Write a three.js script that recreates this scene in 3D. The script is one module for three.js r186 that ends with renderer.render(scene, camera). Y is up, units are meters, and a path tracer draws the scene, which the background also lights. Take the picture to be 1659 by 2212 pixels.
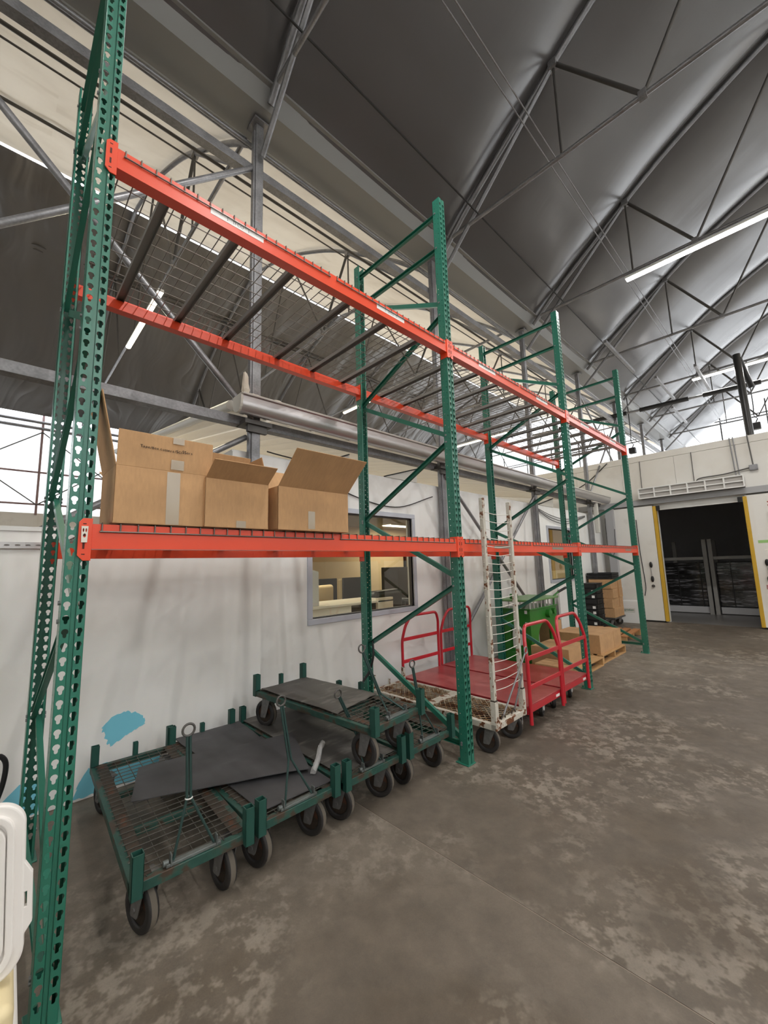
import * as THREE from 'three';
import { mergeGeometries, toCreasedNormals } from 'three/addons/utils/BufferGeometryUtils.js';
import { RoundedBoxGeometry } from 'three/addons/geometries/RoundedBoxGeometry.js';
import { RectAreaLightUniformsLib } from 'three/addons/lights/RectAreaLightUniformsLib.js';

// ---------------------------------------------------------------- camera, sky, exposure
const scene = new THREE.Scene();
const renderer = new THREE.WebGLRenderer();
renderer.toneMapping = THREE.LinearToneMapping;
renderer.toneMappingExposure = 1.48;
renderer.shadowMap.enabled = true;
RectAreaLightUniformsLib.init();
// x runs along the rack, away from the camera; z points from the rack to the aisle; y is up
const camera = new THREE.PerspectiveCamera(2 * Math.atan(1106 / 871.335) * 180 / Math.PI, 1659 / 2212, 0.05, 200);
camera.position.set(-0.1918, 1.5238, 1.9628);
camera.quaternion.setFromRotationMatrix(new THREE.Matrix4().makeBasis(
  new THREE.Vector3(0.7223345, -0.0291933, 0.6909273), new THREE.Vector3(-0.0714217, 0.9906165, 0.1165242), new THREE.Vector3(-0.6878457, -0.1335167, 0.7134715)));
camera.updateMatrixWorld();
const SKY = 2.75;                                   // overcast daylight outside the greenhouse
scene.background = new THREE.Color(SKY * 0.96, SKY * 0.99, SKY * 1.05);
const LED = 108;                                    // luminance of the LED strips

// ---------------------------------------------------------------- helpers
let seed = 20240611;
const rnd = () => { seed = (seed * 1664525 + 1013904223) >>> 0; return seed / 4294967296; };
const rr = (a, b) => a + (b - a) * rnd();
const V = (x, y, z) => new THREE.Vector3(x, y, z);
const used = new Map();
function numbered(n) { const k = used.get(n) ?? 0; used.set(n, k + 1); return k ? n + '_' + String(k).padStart(3, '0') : n; }
// non-indexed, position + normal + uv, with uv in metres from the dominant axis
function tri(g) {
  g = g.index ? g.toNonIndexed() : g;
  const p = g.attributes.position, n = g.attributes.normal, uv = new Float32Array(p.count * 2);
  for (let i = 0; i < p.count; i += 3) {
    let ax = 0, ay = 0, az = 0;
    for (let k = 0; k < 3; k++) { ax += Math.abs(n.getX(i + k)); ay += Math.abs(n.getY(i + k)); az += Math.abs(n.getZ(i + k)); }
    for (let k = 0; k < 3; k++) {
      const x = p.getX(i + k), y = p.getY(i + k), z = p.getZ(i + k);
      const [u, v] = ay >= ax && ay >= az ? [x, z] : ax >= az ? [z, y] : [x, y];
      uv[2 * (i + k)] = u; uv[2 * (i + k) + 1] = v;
    }
  }
  const o = new THREE.BufferGeometry();
  o.setAttribute('position', p.clone()); o.setAttribute('normal', n.clone()); o.setAttribute('uv', new THREE.BufferAttribute(uv, 2));
  return o;
}
const strip = (g) => { g = g.index ? g.toNonIndexed() : g.clone(); for (const k of Object.keys(g.attributes)) if (!['position', 'normal', 'uv'].includes(k)) g.deleteAttribute(k); g.clearGroups(); return g; };
const join = (gs) => mergeGeometries(gs.flat(9).map(strip));
const bx = (x0, x1, y0, y1, z0, z1) => new THREE.BoxGeometry(Math.abs(x1 - x0), Math.abs(y1 - y0), Math.abs(z1 - z0)).translate((x0 + x1) / 2, (y0 + y1) / 2, (z0 + z1) / 2);
const rbx = (x0, x1, y0, y1, z0, z1, r = 0.004, s = 1) => new RoundedBoxGeometry(Math.abs(x1 - x0), Math.abs(y1 - y0), Math.abs(z1 - z0), s, Math.min(r, Math.abs(x1 - x0) * 0.49, Math.abs(y1 - y0) * 0.49, Math.abs(z1 - z0) * 0.49)).translate((x0 + x1) / 2, (y0 + y1) / 2, (z0 + z1) / 2);
function basisTo(g, a, b, up = V(0, 1, 0)) {        // a geometry along +z of length |b-a| is laid from a to b
  const z = b.clone().sub(a).normalize(); let x = up.clone().cross(z);
  if (x.lengthSq() < 1e-6) x = V(1, 0, 0).cross(z);
  if (x.lengthSq() < 1e-6) x = V(0, 0, 1).cross(z);
  x.normalize(); const y = z.clone().cross(x);
  return g.applyMatrix4(new THREE.Matrix4().makeBasis(x, y, z).setPosition(a));
}
function rod(a, b, r, s = 8, open = false) {
  const L = a.distanceTo(b);
  return basisTo(new THREE.CylinderGeometry(r, r, L, s, 1, open).rotateX(Math.PI / 2).translate(0, 0, L / 2), a, b);
}
function bar(a, b, w, h, up) { const L = a.distanceTo(b); return basisTo(new THREE.BoxGeometry(w, h, L).translate(0, 0, L / 2), a, b, up); }
function sweep(pts, a, b, up) {                      // closed profile (x, y) swept from a to b
  const L = a.distanceTo(b), sh = new THREE.Shape(pts.map(([x, y]) => new THREE.Vector2(x, y)));
  return basisTo(new THREE.ExtrudeGeometry(sh, { depth: L, bevelEnabled: false }), a, b, up);
}
function pipe(points, r, seg = 24, rad = 6, closed = false) { return new THREE.TubeGeometry(new THREE.CatmullRomCurve3(points, closed, 'catmullrom', 0.5), seg, r, rad, closed); }
function poly(points, r, rad = 8) {                  // straight pipe runs with round elbows
  const path = new THREE.CurvePath(), bend = r * 3;
  const P = points.map((p) => p.clone()); let at = P[0];
  for (let i = 1; i < P.length; i++) {
    if (i === P.length - 1) { path.add(new THREE.LineCurve3(at, P[i])); break; }
    const back = P[i - 1].clone().sub(P[i]), fore = P[i + 1].clone().sub(P[i]);
    const k = Math.min(bend, back.length() * 0.45, fore.length() * 0.45);
    const e0 = P[i].clone().add(back.setLength(k)), e1 = P[i].clone().add(fore.setLength(k));
    path.add(new THREE.LineCurve3(at, e0)); path.add(new THREE.QuadraticBezierCurve3(e0, P[i], e1)); at = e1;
  }
  return new THREE.TubeGeometry(path, Math.max(16, points.length * 12), r, rad, false);
}
function mesh(name, geos, mat, parent, keepUv) {
  let g = Array.isArray(geos) ? join(geos) : strip(geos);
  if (!keepUv) g = tri(g);
  const m = new THREE.Mesh(g, mat); m.castShadow = m.receiveShadow = true;
  m.name = parent && parent !== scene ? name : numbered(name);
  (parent ?? scene).add(m);
  return m;
}
function tag(o, label, category, group, kind) { Object.assign(o.userData, { label, category }); if (group) o.userData.group = group; if (kind) o.userData.kind = kind; return o; }
function thing(name, label, category, pos = [0, 0, 0], turn = 0, group) {
  const o = new THREE.Group(); o.name = numbered(name); o.position.set(...pos); o.rotation.y = turn; scene.add(o);
  return tag(o, label, category, group);
}
function struct(name, label, category) { const o = new THREE.Group(); o.name = name; scene.add(o); return tag(o, label, category, null, 'structure'); }
function part(parent, name, geo, mat) { const m = new THREE.Mesh(geo, mat); m.name = name; m.castShadow = m.receiveShadow = true; parent.add(m); return m; }

// ---------------------------------------------------------------- computed textures
const HT = new Float32Array(65536); for (let i = 0; i < 65536; i++) HT[i] = rnd();
function hash(x, y, s) { let h = Math.imul(x, 374761393) + Math.imul(y, 668265263) + Math.imul(s, 974711); h = Math.imul(h ^ (h >>> 13), 1274126177); return HT[(h ^ (h >>> 16)) & 65535]; }
function vnoise(x, y, per, s) {                      // tileable value noise, period per
  const xi = Math.floor(x), yi = Math.floor(y), fx = x - xi, fy = y - yi, u = fx * fx * (3 - 2 * fx), v = fy * fy * (3 - 2 * fy);
  let x0 = xi % per, y0 = yi % per; if (x0 < 0) x0 += per; if (y0 < 0) y0 += per; const x1 = x0 + 1 === per ? 0 : x0 + 1, y1 = y0 + 1 === per ? 0 : y0 + 1;
  const a = hash(x0, y0, s), b = hash(x1, y0, s), c = hash(x0, y1, s), d = hash(x1, y1, s);
  return a + (b - a) * u + (c - a) * v + (a - b - c + d) * u * v;
}
function fbm(u, v, f, oct, s, g = 0.5) { let t = 0, w = 1, n = 0; for (let o = 0; o < oct; o++) { t += w * vnoise(u * f, v * f, f, s + o * 17); n += w; w *= g; f *= 2; } return t / n; }
const sstep = (a, b, x) => { const t = Math.min(1, Math.max(0, (x - a) / (b - a))); return t * t * (3 - 2 * t); };
function tex(size, fn, color = true, metres = 1, metresV = metres) {
  const d = new Uint8Array(size * size * 4);
  for (let y = 0, i = 0; y < size; y++) for (let x = 0; x < size; x++, i += 4) {
    const c = fn(x / size, y / size); d[i] = c[0]; d[i + 1] = c[1] ?? c[0]; d[i + 2] = c[2] ?? c[0]; d[i + 3] = 255;
  }
  const t = new THREE.DataTexture(d, size, size); t.wrapS = t.wrapT = THREE.RepeatWrapping; t.magFilter = THREE.LinearFilter; t.minFilter = THREE.LinearMipmapLinearFilter;
  t.generateMipmaps = true; if (color) t.colorSpace = THREE.SRGBColorSpace; t.repeat.set(1 / metres, 1 / metresV); t.needsUpdate = true; return t;
}
const mixc = (a, b, t) => [a[0] + (b[0] - a[0]) * t, a[1] + (b[1] - a[1]) * t, a[2] + (b[2] - a[2]) * t];
const std = (o) => new THREE.MeshStandardMaterial(o);
const phy = (o) => new THREE.MeshPhysicalMaterial(o);
const lin = (r, g, b) => new THREE.Color().setRGB(r, g, b);
// ---------------------------------------------------------------- materials
const tConcrete = tex(2048, (u, v) => {
  const big = fbm(u, v, 3, 4, 11), mid = fbm(u + 0.31, v, 10, 5, 23, 0.6), fine = fbm(u, v, 80, 4, 37, 0.65), grain = hash(Math.floor(u * 2048), Math.floor(v * 2048), 5);
  let c = mixc([95, 86, 76], [114, 105, 94], sstep(0.3, 0.72, big));
  c = mixc(c, [86, 75, 62], 0.6 * sstep(0.46, 0.7, mid) * sstep(0.4, 0.62, fbm(u, v + 0.5, 5, 3, 71)));
  const worn = sstep(0.42, 0.66, fbm(u + 0.2, v + 0.6, 110, 4, 57, 0.75)) * sstep(0.38, 0.66, fbm(u + 0.7, v + 0.2, 12, 5, 91, 0.62));
  c = mixc(c, [154, 145, 133], 0.62 * worn);
  const k = 0.88 + 0.24 * fine + 0.06 * (grain - 0.5);
  return c.map((x) => Math.min(255, x * k));
}, true, 7);
const tConcreteR = tex(512, (u, v) => { const n = fbm(u, v, 12, 5, 47, 0.6); return [0, 110 + 110 * n, 0]; }, false, 2.3);
const tFineBump = tex(512, (u, v) => [120 + 120 * (fbm(u, v, 40, 4, 3, 0.7) - 0.5)], false, 0.6);
const tWall = tex(1024, (u, v) => {
  const a = fbm(u, v, 4, 5, 131), drip = fbm(u * 1, v * 0.12, 24, 3, 133), s = sstep(0.62, 0.8, fbm(u, v, 9, 5, 139, 0.6));
  const c = mixc([241, 241, 239], [229, 226, 220], sstep(0.35, 0.75, a) * 0.7 + 0.25 * sstep(0.6, 0.8, drip));
  return mixc(c, [206, 202, 194], 0.2 * s);
}, true, 3.2);
const tGalv = tex(512, (u, v) => { const n = vnoise(u * 60, v * 60, 60, 7), m = fbm(u, v, 6, 4, 9), k = 132 + 16 * n + 34 * (m - 0.5); return [k, k * 1.0, k * 1.02]; }, true, 0.7);
const tGalvR = tex(256, (u, v) => [0, 70 + 120 * fbm(u, v, 14, 4, 15), 0], false, 0.5);
const tCard = tex(512, (u, v) => {
  const f = fbm(u, v * 0.25, 64, 3, 201), b = fbm(u, v, 5, 4, 205), g = hash(Math.floor(u * 512), Math.floor(v * 512), 77);
  const k = 0.95 + 0.07 * (f - 0.5) + 0.12 * (b - 0.5) + 0.03 * (g - 0.5); return [200 * k, 158 * k, 114 * k];
}, true, 0.5);
const tCartGreen = tex(1024, (u, v) => {
  const n = fbm(u, v, 8, 6, 301, 0.6), r = sstep(0.56, 0.66, n), d = fbm(u, v, 30, 3, 305);
  const c = mixc([28, 66, 58], [44, 84, 74], d);
  return mixc(mixc(c, [84, 78, 68], 0.45 * sstep(0.48, 0.6, n)), mixc([84, 56, 42], [58, 46, 38], d), 0.8 * r);
}, true, 0.55);
const tRustFrame = tex(512, (u, v) => { const n = fbm(u, v, 7, 6, 311, 0.62), d = fbm(u, v, 40, 3, 313); return mixc(mixc([52, 48, 44], [78, 66, 54], d), [92, 62, 46], sstep(0.54, 0.7, n)); }, true, 0.4);
const tWhiteRust = tex(1024, (u, v) => {
  const n = fbm(u, v, 10, 6, 401, 0.62), d = fbm(u, v, 50, 3, 403), r = sstep(0.57, 0.63, n);
  return mixc(mixc([206, 202, 192], [188, 182, 170], d), mixc([128, 74, 38], [84, 52, 34], d), r);
}, true, 0.6);
const tDeckRust = tex(512, (u, v) => { const n = fbm(u, v, 6, 6, 411, 0.6), d = fbm(u, v, 40, 3, 413); return mixc(mixc([176, 164, 144], [140, 104, 66], sstep(0.35, 0.55, n)), mixc([110, 66, 36], [74, 48, 32], d), sstep(0.52, 0.66, n)); }, true, 0.5);
const tWood = tex(512, (u, v) => { const g = fbm(u * 0.15, v, 64, 4, 501, 0.6), b = fbm(u, v, 4, 3, 503); return mixc([206, 168, 118], [168, 124, 78], 0.7 * g + 0.3 * b); }, true, 0.8);
const tRubber = tex(1024, (u, v) => { const a = fbm(u, v, 4, 5, 601, 0.6), st = fbm(u, v * 0.2, 16, 4, 603), k = 68 + 34 * (a - 0.4) + 20 * (st - 0.5); return [k, k * 0.99, k * 1.02]; }, true, 1.3);
const tTopSheet = tex(1024, (u, v) => { const a = fbm(u * 0.3, v, 14, 5, 611, 0.6), b = fbm(u, v, 5, 4, 613), k = 70 + 70 * sstep(0.42, 0.7, a) * b + 14 * b; return [k, k * 0.97, k * 0.93]; }, true, 1.2);
const tRedDeck = tex(512, (u, v) => { const a = fbm(u, v, 6, 5, 621, 0.6), s = fbm(u, v * 0.1, 40, 3, 623); return mixc([158, 44, 50], [178, 84, 84], 0.75 * sstep(0.35, 0.7, a) + 0.2 * s); }, true, 0.9);
const tFilmB = tex(1024, (u, v) => [128 + 120 * (fbm(u, v * 0.35, 10, 5, 701, 0.55) - 0.5)], false, 3.1, 6);
const tWrinkle = tex(1024, (u, v) => {
  const w = fbm(u, v, 4, 3, 711), a = fbm(u + 0.25 * w, v * 0.22 + 0.15 * w, 12, 4, 713, 0.55); return [Math.min(255, Math.max(0, 128 + 260 * (Math.abs(a - 0.5) - 0.1)))];
}, false, 9);
const tCream = tex(512, (u, v) => { const a = fbm(u, v, 4, 5, 721, 0.6), s = fbm(u * 0.15, v, 20, 3, 723); return mixc([226, 216, 198], [204, 192, 172], sstep(0.35, 0.75, a) * 0.6 + 0.4 * sstep(0.55, 0.8, s)); }, true, 5);
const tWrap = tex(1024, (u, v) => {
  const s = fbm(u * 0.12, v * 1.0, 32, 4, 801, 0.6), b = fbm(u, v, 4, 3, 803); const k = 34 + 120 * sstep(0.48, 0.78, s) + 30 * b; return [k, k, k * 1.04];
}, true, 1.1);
const tWrapB = tex(1024, (u, v) => [255 * fbm(u * 0.12, v, 28, 5, 811, 0.62)], false, 1.1);

const M = {
  concrete: std({ map: tConcrete, roughnessMap: tConcreteR, roughness: 0.95, bumpMap: tFineBump, bumpScale: 0.0012 }),
  wall: std({ map: tWall, roughness: 0.62 }),
  white: std({ color: lin(0.8, 0.8, 0.78), roughness: 0.45 }),
  offWhite: std({ color: lin(0.7, 0.68, 0.62), roughness: 0.5 }),
  panel: std({ map: tWall, color: lin(0.92, 0.9, 0.87), roughness: 0.55 }),
  blueFoam: std({ color: lin(0.2, 0.58, 0.72), roughness: 0.9 }),
  galv: std({ map: tGalv, roughnessMap: tGalvR, roughness: 0.85, metalness: 0.5 }),
  galvPipe: std({ map: tGalv, color: lin(1, 1, 1), roughness: 0.36, metalness: 0.45 }),
  alu: std({ color: lin(0.62, 0.6, 0.6), roughness: 0.34, metalness: 0.85 }),
  winFrame: std({ color: lin(0.52, 0.54, 0.6), roughness: 0.4, metalness: 0.3 }),
  darkSteel: std({ color: lin(0.12, 0.115, 0.11), roughness: 0.5, metalness: 0.6 }),
  deckSteel: std({ color: lin(0.3, 0.29, 0.28), roughness: 0.5, metalness: 0.2 }),
  wire: std({ color: lin(0.2, 0.18, 0.16), roughness: 0.45, metalness: 0.7 }),
  green: phy({ color: lin(0.02, 0.17, 0.115), roughness: 0.42, clearcoat: 0.5, clearcoatRoughness: 0.22 }),
  orange: phy({ color: lin(0.8, 0.062, 0.014), roughness: 0.38, clearcoat: 0.4, clearcoatRoughness: 0.25 }),
  red: phy({ color: lin(0.5, 0.008, 0.022), roughness: 0.34, clearcoat: 0.6, clearcoatRoughness: 0.15 }),
  redDeck: phy({ map: tRedDeck, roughness: 0.32, clearcoat: 0.3, clearcoatRoughness: 0.3 }),
  cartGreen: std({ map: tCartGreen, roughness: 0.55 }),
  cartPost: std({ color: lin(0.012, 0.07, 0.054), roughness: 0.5 }),
  rustFrame: std({ map: tRustFrame, roughness: 0.75, metalness: 0.15 }),
  whiteRust: std({ map: tWhiteRust, roughness: 0.6 }),
  deckRust: std({ map: tDeckRust, roughness: 0.8 }),
  card: std({ map: tCard, roughness: 0.85 }),
  tape: phy({ color: lin(0.75, 0.66, 0.52), roughness: 0.18, transmission: 0.55, thickness: 0, clearcoat: 0.8, clearcoatRoughness: 0.1 }),
  wood: std({ map: tWood, roughness: 0.8 }),
  rubber: std({ map: tRubber, roughness: 0.6 }),
  topSheet: std({ map: tTopSheet, roughness: 0.65 }),
  tyre: std({ color: lin(0.022, 0.02, 0.02), roughness: 0.6 }),
  treadWorn: std({ color: lin(0.15, 0.13, 0.105), roughness: 0.85 }),
  hub: std({ map: tRustFrame, color: lin(0.8, 0.72, 0.68), roughness: 0.7, metalness: 0.2 }),
  fork: std({ map: tGalv, color: lin(0.86, 0.84, 0.8), roughness: 0.42, metalness: 0.6 }),
  black: std({ color: lin(0.012, 0.012, 0.013), roughness: 0.5 }),
  blackGloss: std({ color: lin(0.02, 0.02, 0.02), roughness: 0.3 }),
  yellow: std({ color: lin(0.6, 0.36, 0.03), roughness: 0.55 }),
  kelly: phy({ color: lin(0.02, 0.17, 0.015), roughness: 0.42, clearcoat: 0.3 }),
  darkFilm: phy({ color: lin(0.095, 0.09, 0.09), roughness: 0.27, bumpMap: tFilmB, bumpScale: 0.012, clearcoat: 0.35, clearcoatRoughness: 0.25 }),
  darkCurtain: phy({ color: lin(0.15, 0.142, 0.135), roughness: 0.36, bumpMap: tWrinkle, bumpScale: 0.16 }),
  cream: phy({ map: tCream, roughness: 1, transmission: 0.13, thickness: 0, bumpMap: tFilmB, bumpScale: 0.02 }),
  clearSheet: phy({ color: lin(0.95, 0.96, 0.95), roughness: 1, transmission: 0.7, thickness: 0 }),
  shade: phy({ color: lin(0.8, 0.75, 0.66), roughness: 1, transmission: 0.35, thickness: 0 }),
  gutter: std({ color: lin(0.27, 0.27, 0.265), roughness: 0.45, metalness: 0.3 }),
  mauve: std({ color: lin(0.3, 0.2, 0.2), roughness: 0.6 }),
  glass: phy({ color: lin(0.94, 0.96, 0.95), roughness: 0.02, transmission: 1, thickness: 0, ior: 1.5 }),
  officeWall: std({ color: lin(0.78, 0.6, 0.36), roughness: 0.8 }),
  officeCeil: std({ color: lin(0.42, 0.36, 0.3), roughness: 0.8 }),
  cold: std({ color: lin(0.62, 0.62, 0.64), roughness: 0.7 }),
  sheer: phy({ color: lin(0.95, 0.93, 0.88), roughness: 1, transmission: 0.8, thickness: 0 }),
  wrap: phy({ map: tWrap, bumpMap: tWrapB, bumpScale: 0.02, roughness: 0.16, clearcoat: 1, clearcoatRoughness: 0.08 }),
  foam: std({ color: lin(0.86, 0.83, 0.8), roughness: 0.55 }),
  toteYellow: std({ color: lin(0.8, 0.68, 0.36), roughness: 0.5 }),
  cable: std({ color: lin(0.02, 0.02, 0.02), roughness: 0.6 }),
  greyPaint: std({ color: lin(0.4, 0.4, 0.41), roughness: 0.5 }),
  leather: std({ color: lin(0.02, 0.018, 0.016), roughness: 0.4 }),
  creamChair: std({ color: lin(0.8, 0.62, 0.36), roughness: 0.6 }),
  desk: std({ color: lin(0.82, 0.74, 0.6), roughness: 0.5 }),
};
M.cream.side = M.sheer.side = M.shade.side = M.clearSheet.side = M.darkFilm.side = M.darkCurtain.side = M.glass.side = THREE.DoubleSide;
// ---------------------------------------------------------------- the building
const BAY = 2.99, X0 = 1.58, GZ = -1.7, HALF = 6.3, LEFTZ = GZ - 2 * HALF, RIGHTZ = GZ + 2 * HALF, XEND = X0 + 7 * BAY, XBACK = X0 - 4 * BAY;
const archPts = [[0, 6.2], [0.25, 6.5], [0.66, 6.87], [1.17, 7.28], [1.5, 7.53], [2.1, 7.98], [2.57, 8.32], [3.2, 8.7], [4.1, 9.18], [5.2, 9.63], [6.3, 9.95]];
function archY(d) {
  d = Math.min(HALF, Math.max(0, d)); let i = 0; while (i < archPts.length - 2 && d > archPts[i + 1][0]) i++;
  const q = (k) => archPts[Math.min(archPts.length - 1, Math.max(0, k))], [x1, y1] = q(i), [x2, y2] = q(i + 1), [xa, ya] = q(i - 1), [xb, yb] = q(i + 2);
  const t = (d - x1) / (x2 - x1), m1 = (y2 - ya) / (x2 - xa) * (x2 - x1), m2 = i + 2 < archPts.length ? (yb - y1) / (xb - x1) * (x2 - x1) : (y2 - y1);
  return (2 * t ** 3 - 3 * t ** 2 + 1) * y1 + (t ** 3 - 2 * t ** 2 + t) * m1 + (-2 * t ** 3 + 3 * t ** 2) * y2 + (t ** 3 - t ** 2) * m2;
}
const archSlope = (d) => (archY(d + 0.02) - archY(d - 0.02)) / 0.04;
// one bay of roof film between two bows: it hangs inward between the bows
function filmBay(xa, xb, zg, sgn, d0, d1, sag, nx, nd, wob) {
  const pos = [], uv = [], idx = [];
  for (let j = 0; j <= nd; j++) for (let i = 0; i <= nx; i++) {
    const s = i / nx, d = d0 + (d1 - d0) * j / nd, sl = archSlope(d), n = Math.hypot(sl, 1);
    const edge = Math.min(1, (d - d0) / 0.7) * Math.min(1, (d1 - d) / 0.5);
    let b = sag * (1 - Math.abs(2 * s - 1) ** 4) * edge;
    if (wob) b += wob * (fbm((xa + s * (xb - xa)) * 0.11 + 5, d * 0.035, 16, 3, 900) - 0.5) * Math.min(1, 6 * s * (1 - s)) * edge;
    pos.push(xa + s * (xb - xa), archY(d) - b / n, zg + sgn * (d + b * sl / n)); uv.push(xa + s * (xb - xa), d);
  }
  for (let j = 0; j < nd; j++) for (let i = 0; i < nx; i++) { const a = j * (nx + 1) + i, b = a + 1, c = a + nx + 1, e = c + 1; sgn > 0 ? idx.push(a, b, c, b, e, c) : idx.push(a, c, b, b, c, e); }
  const g = new THREE.BufferGeometry(); g.setAttribute('position', new THREE.Float32BufferAttribute(pos, 3)); g.setAttribute('uv', new THREE.Float32BufferAttribute(uv, 2)); g.setIndex(idx); g.computeVertexNormals();
  return g;
}
function roof(name, label, zg, sgn, mat, sag, k0, k1, wob) {
  const r = struct(name, label, 'roof');
  for (let k = k0; k < k1; k++) part(r, 'film_panel', filmBay(X0 + k * BAY, X0 + (k + 1) * BAY, zg, sgn, 0.25, HALF - 0.04, sag, 26, 36, wob), mat);
  return r;
}
roof('ceiling', 'dark grey roof film billowing between arched bows over the aisle', GZ, 1, M.darkFilm, 0.23, -4, 7, 0);
roof('ceiling_far', 'pale translucent roof film on the sunward slope over the aisle', RIGHTZ, -1, M.cream, 0.12, -4, 7, 0);
roof('ceiling_left', 'cream translucent roof film beyond the gutter, over the office', GZ, -1, M.cream, 0.1, -4, 7, 0.1);
roof('ceiling_left_far', 'dark grey wrinkled film on the far slope beyond the gutter', LEFTZ, 1, M.darkCurtain, 0.14, -4, 7, 0.28);
for (const [z, n] of [[GZ - HALF, 'trim_1'], [GZ + HALF, 'trim_2']]) {
  const t = struct(n, z < 0 ? 'bright translucent ridge strip between cream and dark film' : 'translucent ridge strip over the aisle', 'ridge strip');
  mesh('strip', bx(XBACK, XEND, 9.945, 9.955, z - 0.045, z + 0.045), M.clearSheet, t);
}
// floor: concrete slabs with a sawn joint between them
const floor = struct('floor', 'worn grey brown concrete warehouse floor with mottled stains', 'floor');
{
  const cuts = [XBACK, -4.4, 1.627, 7.6, XEND];
  for (let i = 0; i < 4; i++) for (const [za, zb] of [[LEFTZ, -4.2], [-4.195, RIGHTZ]]) {
    const g = tri(bx(cuts[i] + 0.003, cuts[i + 1] - 0.003, -0.12, 0, za, zb)); const uv = g.attributes.uv;
    for (let k = 0; k < uv.count; k++) uv.setXY(k, uv.getX(k) + i * 2.37, uv.getY(k) + i * 1.13 + 0.4);
    part(floor, 'slab', g, M.concrete);
  }
  mesh('joint_filler', bx(XBACK, XEND, -0.2, -0.002, LEFTZ, RIGHTZ), std({ color: lin(0.3, 0.245, 0.2), roughness: 0.9 }), floor);
}
// ---- outer walls
const gable = (x, zg) => { const s = new THREE.Shape(); s.moveTo(zg, 0); s.lineTo(zg, archY(0.25)); for (let i = 0; i <= 40; i++) { const t = 2 * HALF * i / 40; s.lineTo(zg + t, archY(t < HALF ? t : 2 * HALF - t)); } s.lineTo(zg + 2 * HALF, 0); return new THREE.ShapeGeometry(s).rotateY(-Math.PI / 2).translate(x, 0, 0); };
const endWall = struct('wall_end', 'bright translucent gable end wall with thin steel framing beyond the cold room', 'wall');
for (const z of [GZ, LEFTZ]) mesh('glazing', gable(XEND, z), M.clearSheet, endWall);
for (let z = LEFTZ + 0.75; z < 6; z += 1.5) mesh('mullion', bx(XEND - 0.08, XEND - 0.03, 0, 8, z, z + 0.045), M.darkSteel, endWall);
for (const y of [4.35, 4.75, 5.6, 6.5, 7.4]) mesh('rail', bx(XEND - 0.09, XEND - 0.04, y, y + 0.04, LEFTZ, 8), M.darkSteel, endWall);
const backWall = struct('wall_back', 'plain insulated gable wall behind the camera', 'wall');
for (const z of [GZ, LEFTZ]) mesh('cladding', gable(XBACK, z), M.panel, backWall);
const sideL = struct('wall_side', 'bright translucent side wall with posts and cross cables beyond the office', 'wall');
mesh('dado', bx(XBACK, XEND, 0, 3.45, LEFTZ - 0.1, LEFTZ), M.panel, sideL);
mesh('glazing', bx(XBACK, XEND, 3.45, 6.5, LEFTZ - 0.02, LEFTZ), M.clearSheet, sideL);
for (let k = -2; k < 6; k++) { const x = 0.6 + k * BAY; mesh('post', bx(x - 0.03, x + 0.03, 3.4, 6.6, LEFTZ + 0.02, LEFTZ + 0.1), M.mauve, sideL); for (const s of [-1, 1]) mesh('cross_cable', rod(V(x - BAY / 2 + s * BAY / 2, 3.7, LEFTZ + 0.12), V(x - BAY / 2 - s * BAY / 2, 6.0, LEFTZ + 0.12), 0.018, 6), M.darkSteel, sideL); }
for (const y of [3.72, 4.72, 6.12, 6.32]) mesh('rail', rod(V(XBACK, y, LEFTZ + 0.08), V(XEND, y, LEFTZ + 0.08), y > 6 ? 0.05 : 0.03, 8), y > 6 ? M.galv : M.mauve, sideL);
const sideR = struct('wall_right', 'insulated side wall on the far side of the aisle with translucent clerestory', 'wall');
mesh('dado', bx(XBACK, XEND, 0, 3.4, RIGHTZ, RIGHTZ + 0.1), M.panel, sideR);
mesh('glazing', bx(XBACK, XEND, 3.4, 6.5, RIGHTZ, RIGHTZ + 0.02), M.clearSheet, sideR);

// ---- low white panel wall behind the first bay
const W1 = -1.657;
const panelWall = struct('wall_left', 'white low panel wall with peeled blue patches behind the green carts', 'wall');
mesh('panel', bx(XBACK, 1.655, 0.004, 1.83, W1 - 0.05, W1), M.wall, panelWall);
mesh('cap', bx(XBACK, 1.655, 1.83, 1.86, W1 - 0.06, W1 + 0.01), M.white, panelWall);
{ // slotted strut rail screwed along the top
  const s = new THREE.Shape([[-3, 0], [1.5, 0], [1.5, 0.042], [-3, 0.042]].map((p) => new THREE.Vector2(...p)));
  for (let x = -2.9; x < 1.45; x += 0.052) { const h = new THREE.Path(); h.absellipse(x, 0.021, 0.014, 0.006, 0, Math.PI * 2); s.holes.push(h); }
  mesh('slotted_rail', new THREE.ExtrudeGeometry(s, { depth: 0.02, bevelEnabled: false, curveSegments: 5 }).translate(0, 1.712, W1 + 0.002), M.alu, panelWall);
}
function blob(pts, z, name, mat, parent, seedv) {    // an irregular thin patch of exposed foam
  const s = new THREE.Shape(); const n = pts.length; let first = true;
  for (let i = 0; i < n; i++) for (let k = 0; k < 7; k++) {
    const t = k / 7, a = pts[i], b = pts[(i + 1) % n], j = 0.014 * (hash(i * 9 + k, seedv, 3) - 0.5) * (k ? 1 : 0);
    const x = a[0] + (b[0] - a[0]) * t + j, y = a[1] + (b[1] - a[1]) * t + 1.2 * j; first ? s.moveTo(x, y) : s.lineTo(x, y); first = false;
  }
  return mesh(name, new THREE.ExtrudeGeometry(s, { depth: 0.0015, bevelEnabled: false }).translate(0, 0, z), mat, parent);
}
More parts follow.
